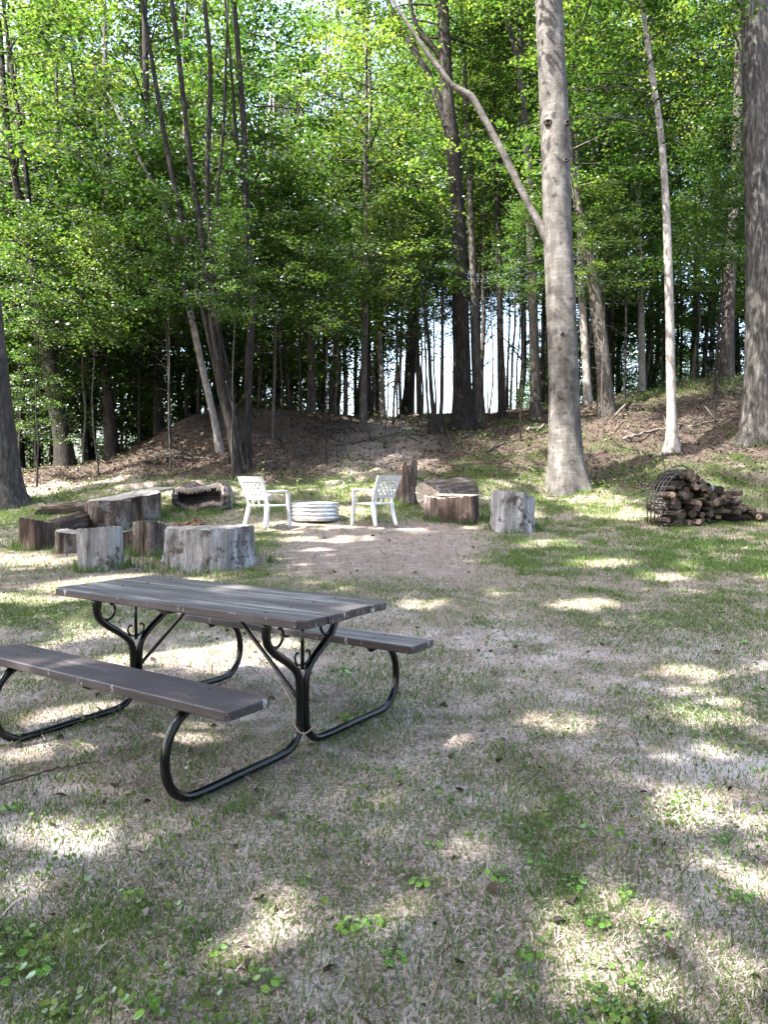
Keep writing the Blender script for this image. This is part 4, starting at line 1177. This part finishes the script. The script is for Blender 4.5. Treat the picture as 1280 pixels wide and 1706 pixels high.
# crumbled bark heaped on the big silvery round
ch = MB(); r_ = random.Random(3); cz = pix(354, 884, hit(354, 946)[1]).z
cc = Vector((pix(325, 862, 9.95).x, big_c.y + .66, cz))
for k in range(130):
    a = r_.random() * 6.28; q = r_.random() ** .7; x, y = math.cos(a) * q * .30, math.sin(a) * q * .16; h_ = .10 * (1 - q) * r_.random() + .012
    l, w = .03 + .05 * r_.random(), .015 + .02 * r_.random(); R3 = Matrix.Rotation(r_.random() * 6.28, 3, 'Z') @ Matrix.Rotation(r_.uniform(-.6, .6), 3, 'X') @ Matrix.Rotation(r_.uniform(-.5, .5), 3, 'Y')
    V, F = rbox(-l, l, -w, w, -.006, .006, .002); ch.add([R3 @ Vector(v_) + cc + Vector((x, y, h_)) for v_ in V], F, 0, False)
tag(ch.build('bark_chips', M['wood_orange']), 'heap of reddish crumbled bark on the back of the big silvery round', 'bark chips', kind='stuff')

# right-hand group
stump('tall splintered stump with orange torn wood, behind the facing white chair', 679, 840, 34, 788, 'stump', 'wood_orange', 21, jag=.22, furrow=.07, lobes=.15, n=48)
pj = hit(679, 840)[0]
pb, db = hit(716, 856)
lying('pale ended thick log lying tilted behind the dark stump', Vector((pb.x + .80, pb.y + .85, 0)), Vector((pb.x, pb.y + .22, 0)), .30, 'stump', 'cut_pale', 22, lobes=.08)
stump('dark brown stump topped with a thin pale board, middle of the three right hand stumps', 766, 869, 74, 829, 'stump_dark', 'cut_pale', 23, flare=.2, furrow=.03)
st_, sc_, sR, sd = stump('mossy flared root stump leaning on the left side of the dark board topped stump', 727, 866, 34, 830, 'stump', 'cut_pale', 24, flare=.3)
pt = hit(766, 869); zt_ = pix(766, 829, pt[1]).z
bd = MB(); V, F = rbox(-.40, .40, -.24, .24, 0, .035, .006, .05); R3 = Matrix.Rotation(.08, 3, 'Z') @ Matrix.Rotation(.02, 3, 'Y')
bd.add([R3 @ Vector(v_) + Vector((pt[0].x + .02, pt[0].y + .25, zt_ + .022)) for v_ in V], F, 0, False)
tag(bd.build('board', M['cut']), 'thin grey board resting on top of the dark brown stump', 'board')
stump('grey furrowed stump in long grass, closest to the beech', 856, 886, 72, 824, 'stump_grey', 'cut', 25, flare=.12, furrow=.04, lobes=.08)

tx_, ty_ = [], []
for o in list(scene.objects):
    R = None
    if o.name.startswith('tree_stump'): R = max(abs(q[0]) for c_ in o.children[:1] for q in c_.bound_box) * 1.02
    elif o.name == 'beech_tree': R = .50
    elif o.name == 'edge_tree': R = .62
    elif o.name == 'large_tree': R = .6
    elif o.name == 'birch_tree': R = .2
    elif o.name in ('hollow_log',): R = .5
    if R:
        n_ = int(700 * R) + 120; a = rng.random(n_) * 6.283; k_ = fbm(a * 1.3 + o.location.x * 5, a * 0, 5)
        keep = k_ > .42; a = a[keep]; q = R * (.97 + .35 * rng.random(len(a)) ** 2)
        tx_.append(o.location.x + q * np.cos(a)); ty_.append(o.location.y + q * np.sin(a))
x, y = np.concatenate(tx_), np.concatenate(ty_); n = len(x)
blades('grass_tufts', x, y, .05 + .17 * rng.random(n) ** 1.6, .006 + .004 * rng.random(n), .15 + .5 * rng.random(n), np.clip(.1 + .7 * rng.random(n), 0, 1), M['grass'], 'longer grass left standing round stumps and trunk feet', 'grass')

# ------------------------------------------------------------------ firewood in a black wire rack
wp, wd_ = hit(1140, 880); wx, wy = wp.x + .10, wp.y + .12
wz = gz(wx, wy)


def split_log(seed, R, L):
    r = random.Random(seed); n = r.choice((3, 4, 5, 7)); mb = MB(); V = []; F = []
    ang = sorted((k + r.uniform(-.28, .28)) / n * 2 * PI for k in range(n)); rr = [R * r.uniform(.75, 1.1) for _ in range(n)]
    O = []
    for k in range(n):       # add a rounded bark point between the corners
        O.append((rr[k] * math.cos(ang[k]), rr[k] * math.sin(ang[k])))
        k2 = (k + 1) % n; a2 = (ang[k] + (ang[k2] + (2 * PI if k2 == 0 else 0))) / 2; q = (rr[k] + rr[k2]) / 2 * r.uniform(.78, .98); O.append((q * math.cos(a2), q * math.sin(a2)))
    m = len(O); ny_ = 6
    for j in range(ny_):
        y = -L / 2 + L * j / (ny_ - 1); bx = .012 * math.sin(j + seed)
        for (x, z) in O: V.append((x * (1 + r.uniform(-.05, .05)) + bx, y + r.uniform(-.006, .006), z * (1 + r.uniform(-.05, .05))))
    for j in range(ny_ - 1):
        for k in range(m): F.append((j * m + k, j * m + m + k, j * m + m + (k + 1) % m, j * m + (k + 1) % m))
    mb.add(V, F, 0, False); mb.add(V, [tuple(range(m)), tuple(range((ny_ - 1) * m, ny_ * m))[::-1]], 1, False)
    o = mb.build('firewood_log', [M['firewood'], M['firewood_end']]); me = o.data; bpy.data.objects.remove(o); return me


FW = [split_log(900 + i, .068, .46) for i in range(9)]
fw = random.Random(4)
half_w, Hh = .46, .96
yaw_w = .22
Rw = Matrix.Rotation(yaw_w, 3, 'Z')
rows = 8
for j in range(rows):
    z = .10 + j * .112
    wid = half_w * (1.0 if j < 4 else math.sqrt(max(0, 1 - ((j - 3.2) / 5.2) ** 2)))
    cnt = max(2, int(round(2 * wid / .126)))
    for i in range(cnt):
        x = -wid + .07 + (2 * wid - .14) * i / max(1, cnt - 1) + fw.uniform(-.028, .028)
        o = link('firewood_log', fw.choice(FW)); q = Rw @ Vector((x, fw.uniform(-.11, .11), 0))
        o.location = (wx + q.x, wy + .25 + q.y, wz + z + fw.uniform(-.025, .025)); o.rotation_euler = (fw.uniform(-.1, .1), fw.random() * 6.28, yaw_w + fw.uniform(-.13, .13))
        s = fw.uniform(.78, 1.22); o.scale = (s, fw.uniform(.85, 1.1), s * fw.uniform(.8, 1.1))
        tag(o, 'split log stacked inside the black wire rack', 'firewood', 'split logs in the wire rack')
for k in range(48):       # logs tumbled at the open right side of the rack
    t_ = fw.random(); x = .48 + .90 * t_; zt2 = max(.06, .76 * (1 - t_) * fw.random() ** .6)
    o = link('firewood_log', fw.choice(FW)); q = Rw @ Vector((x, fw.uniform(-.28, .22), 0))
    gx_, gy_ = wx + q.x, wy + .25 + q.y
    o.location = (gx_, gy_, gz(gx_, gy_) + zt2); o.rotation_euler = (fw.uniform(-.2, .2), fw.random() * 6.28, fw.uniform(-1.3, 1.5))
    s = fw.uniform(.85, 1.15); o.scale = (s, s * fw.uniform(.9, 1.3), s)
    tag(o, 'split log tumbled on the ground at the open side of the rack', 'firewood', 'split logs tumbled beside the rack')
rk = thing('firewood_rack', 'black wire rack curved round a stack of split firewood', 'firewood rack', (wx, wy + .25, wz), yaw_w)
mb = MB()
def rack_curve(y, lim=1.0):
    pts = []
    for k in range(21):
        a = PI * (1.10 - .62 * lim * k / 20); pts.append((.56 * math.cos(a) + .02, y, .40 + .60 * math.sin(a) + (.0)))
    return [(-.50, y, 0.0), (-.535, y, .12)] + pts[1:]
for y in (-.23, -.115, 0, .115, .23): mb.add(*tube(rack_curve(y, .95), .012, 6))
for k in range(0, 22, 2):
    p_ = rack_curve(0, .95)[k]; mb.add(*tube([(p_[0], -.25, p_[2]), (p_[0], 0, p_[2]), (p_[0], .25, p_[2])], .011, 6))
mb.build('side_grid', M['wire'], rk)
mb = MB()
for y in (-.24, .24):
    mb.add(*tube(spline([(-.50, y, 0), (-.50, y, .035), (0, y, .04), (.5, y, .035), (.52, y, .10)], 14), .012, 8))
for x in (-.42, 0, .42): mb.add(*tube([(x, -.24, .04), (x, 0, .04), (x, .24, .04)], .01, 8))
mb.build('base_rail', M['wire'], rk)
mb = MB(); mb.add(*tube(spline([(-.16, .25, .97), (.05, .25, 1.07), (.24, .25, 1.06), (.40, .25, .95), (.50, .25, .80)], 20), .011, 8)); mb.build('hoop', M['wire'], rk)
mb = MB(); mb.add(*tube(spline([(-.20, .18, .85), (-.22, .2, 1.08), (-.26, .2, 1.22), (-.27, .2, 1.33)], 12), .009, 6)); mb.build('upright_rod', M['wire'], rk)
# tarp half over the tumbled logs
mb = MB(); V = []; F = []; nu, nv = 26, 20
for i in range(nu):
    for j in range(nv):
        s, t = i / (nu - 1), j / (nv - 1); x = .50 + .82 * s; y = -.18 + .55 * t
        q = Rw @ Vector((x, y, 0)); g = gz(wx + q.x, wy + .25 + q.y)
        z = .60 * (1 - s) ** 1.1 + .10 + .05 * math.sin(9 * s + 4 * t) + .035 * math.sin(15 * t + 5 * s) - .25 * max(0, .25 - t) * 2
        V.append((wx + q.x, wy + .25 + q.y, g + max(.03, z)))
for i in range(nu - 1):
    for j in range(nv - 1): F.append((i * nv + j, (i + 1) * nv + j, (i + 1) * nv + j + 1, i * nv + j + 1))
mb.add(V, F); o = mb.build('tarp', M['tarp'])
sd_ = o.modifiers.new('solid', 'SOLIDIFY'); sd_.thickness = .006
tag(o, 'crumpled grey green tarp thrown over the tumbled firewood', 'tarp')


# ------------------------------------------------------------------ sticks, branches, weeds
def stick(pts, r0, mat, label, name='fallen_branch', cat='branch', lift=.01, twigs=0, seed=0):
    r = random.Random(seed); P = []
    for (u, v) in pts:
        p, d = hit(u, v); P.append((p.x, p.y, p.z + lift + r0))
    Q = spline(P, 26); b = Vector(Q[0]); mb = MB()
    Q = Q + np.c_[np.zeros((26, 2)), np.array([r.gauss(0, .5) * r0 for _ in range(26)])]
    mb.add(*tube([Vector(q) - b for q in Q], np.linspace(r0, r0 * .4, 26), 7))
    for k in range(twigs):
        i = r.randrange(4, 24); q = Vector(Q[i]) - b; dr = Vector((r.uniform(-1, 1), r.uniform(-1, 1), r.uniform(0, .9))).normalized() * r.uniform(.2, .55)
        mb.add(*tube([q, q + dr * .5 + Vector((0, 0, .02)), q + dr], [r0 * .5, r0 * .35, r0 * .15], 5))
    o = mb.build(name, M[mat], None, tuple(b)); return tag(o, label, cat)


stick([(-30, 1322), (40, 1304), (95, 1288), (166, 1274)], .006, 'dark_twig', 'thin dark stick lying in the trampled grass near the bench', 'stick', 'stick')
stick([(0, 1310), (22, 1302), (48, 1299)], .008, 'twig', 'short pale stick crossing the thin dark one near the bench', 'stick', 'stick')
stick([(762, 742), (772, 730), (784, 726)], .03, 'twig', 'pale broken limb leaning at the foot of the tall dark trunk', twigs=2, seed=1)
stick([(1022, 702), (1045, 680), (1060, 655)], .035, 'twig', 'tangle of grey roots beside the foot of the leaning trunk', 'root_tangle', 'roots', twigs=10, seed=2)
stick([(1040, 735), (1090, 722), (1150, 712), (1215, 700)], .05, 'twig', 'long grey limb lying across the bank behind the slim pale trunk', twigs=5, seed=3)
stick([(1120, 690), (1165, 672), (1200, 664)], .04, 'dark_twig', 'dark limb lying high on the bank below the grassy ridge', twigs=4, seed=4)
stick([(800, 765), (830, 745), (856, 738)], .04, 'dark_twig', 'dark limb lying up the slope left of the beech', twigs=3, seed=5)
stick([(560, 745), (610, 736), (670, 724)], .04, 'dark_twig', 'dark limb lying across the path left side below the crest', twigs=3, seed=6)
stick([(240, 772), (300, 764), (360, 770)], .05, 'dark_twig', 'dark limb lying in shade at the foot of the mound', twigs=4, seed=7)
stick([(880, 722), (905, 716), (925, 712)], .06, 'twig', 'stubby grey limb on the bank touching the beech silhouette', twigs=2, seed=8)


def weed(u, v, size, seed, label, group, lobed=False, cat='weed'):
    r = np.random.default_rng(seed); size *= .72; p, d = hit(u, v); n = int(r.integers(5, 10)); V = []; F = []; tint = []
    mbs = MB()
    for k in range(n):
        az = k * 2.4 + r.normal() * .3; out = size * (.35 + .65 * r.random()); h = size * (.25 + .5 * r.random())
        b = Vector((math.cos(az) * out, math.sin(az) * out, h)); mbs.add(*tube([(0, 0, -.01), (b.x * .6, b.y * .6, h * .8), b], .0016, 4))
        L = size * (.45 + .35 * r.random()); ax = Vector((math.cos(az), math.sin(az), -.25)).normalized(); sd = Vector((-math.sin(az), math.cos(az), r.normal() * .25)); nr = ax.cross(sd)
        if lobed: prof = [(0, 0), (.1, .16), (.35, .14), (.42, .36), (.58, .16), (.82, .26), (1.05, 0), (.82, -.26), (.58, -.16), (.42, -.36), (.35, -.14), (.1, -.16)]; L *= 1.5
        else: prof = [(0, 0), (.05, .28), (.3, .47), (.6, .45), (.88, .25), (1, 0), (.88, -.25), (.6, -.45), (.3, -.47), (.05, -.28)]
        o = len(V); V += [tuple(b + ax * (L * a) + sd * (L * c) + nr * (abs(c) * L * -.25)) for a, c in prof]; F.append(tuple(range(o, o + len(prof)))); tint += [.2 + .8 * r.random()] * len(prof)
    root = thing('weed_plant', label, cat, (p.x, p.y, p.z), 0, group)
    me = bpy.data.meshes.new('leaves'); me.from_pydata(V, [], F); me.materials.append(M['weed']); a = me.attributes.new('tint', 'FLOAT', 'POINT'); a.data.foreach_set('value', tint)
    link('leaves', me, root); mbs.build('stem', M['stem'], root)


weed(568, 1122, .085, 1, 'pale star shaped weed under the far bench end of the table', None, True)
weed(588, 1200, .075, 2, 'pale lobed weed beside the frame foot of the picnic table', None, True)
weed(16, 1352, .06, 3, 'bright broad leaved weed at the picture edge below the near bench', None)
for k, (u, v, s) in enumerate([(985, 1388, .045), (1030, 1396, .05), (832, 1466, .055), (893, 1436, .045), (722, 1416, .04), (1046, 1496, .05), (1001, 1545, .045), (582, 1556, .05), (622, 1546, .045),
                               (450, 1650, .055), (700, 1478, .045), (28, 1590, .065), (66, 1625, .06), (8, 1640, .06), (1268, 1286, .05), (1240, 1500, .05), (1200, 1402, .04), (1146, 1170, .05), (1240, 1072, .06),
                               (655, 1600, .045), (236, 1690, .06), (352, 1590, .045), (960, 1480, .05), (884, 1600, .045), (1020, 1690, .05), (1110, 1560, .05), (800, 1330, .04), (505, 1470, .04), (214, 1495, .045)]):
    weed(u, v, s, 10 + k, 'small broad leaved weed growing in the trampled foreground grass', 'broad leaved weeds in the foreground')

# yellowish sapling in the left shade
x = (62 - 640) / FPX * 19
place_tree(x, 19, 'thin', 'low', .22, .5, 'small yellow green sapling between the left trunks', None, 'sapling', .36)

# ------------------------------------------------------------------ light
sl_ = bpy.data.lights.new('sun', 'SUN'); sl_.energy = 4.0; sl_.angle = math.radians(.5); sl_.color = (1.0, .95, .87)
so = bpy.data.objects.new('sun', sl_); COL.objects.link(so); so.rotation_mode = 'QUATERNION'; so.rotation_quaternion = to_sun.to_track_quat('Z', 'Y'); so.location = to_sun * 60
w = bpy.data.worlds.new('World'); scene.world = w; w.use_nodes = True; nt = w.node_tree
bg = nt.nodes['Background']; sky = nt.nodes.new('ShaderNodeTexSky'); sky.sky_type = 'NISHITA'; sky.sun_disc = False
sky.sun_elevation = EL; sky.sun_rotation = math.atan2(to_sun.x, to_sun.y) % (2 * PI); sky.air_density = .95; sky.dust_density = 4.0; sky.ozone_density = .7
nt.links.new(sky.outputs[0], bg.inputs[0]); bg.inputs[1].default_value = .15
vs = scene.view_settings; vs.view_transform = 'Standard'; vs.look = 'None'; vs.gamma = 1; vs.exposure = 3.25; vs.use_curve_mapping = False
cy = scene.cycles
cy.max_bounces = 7; cy.diffuse_bounces = 4; cy.glossy_bounces = 2; cy.transmission_bounces = 4; cy.sample_clamp_indirect = 6
cy.use_denoising = True
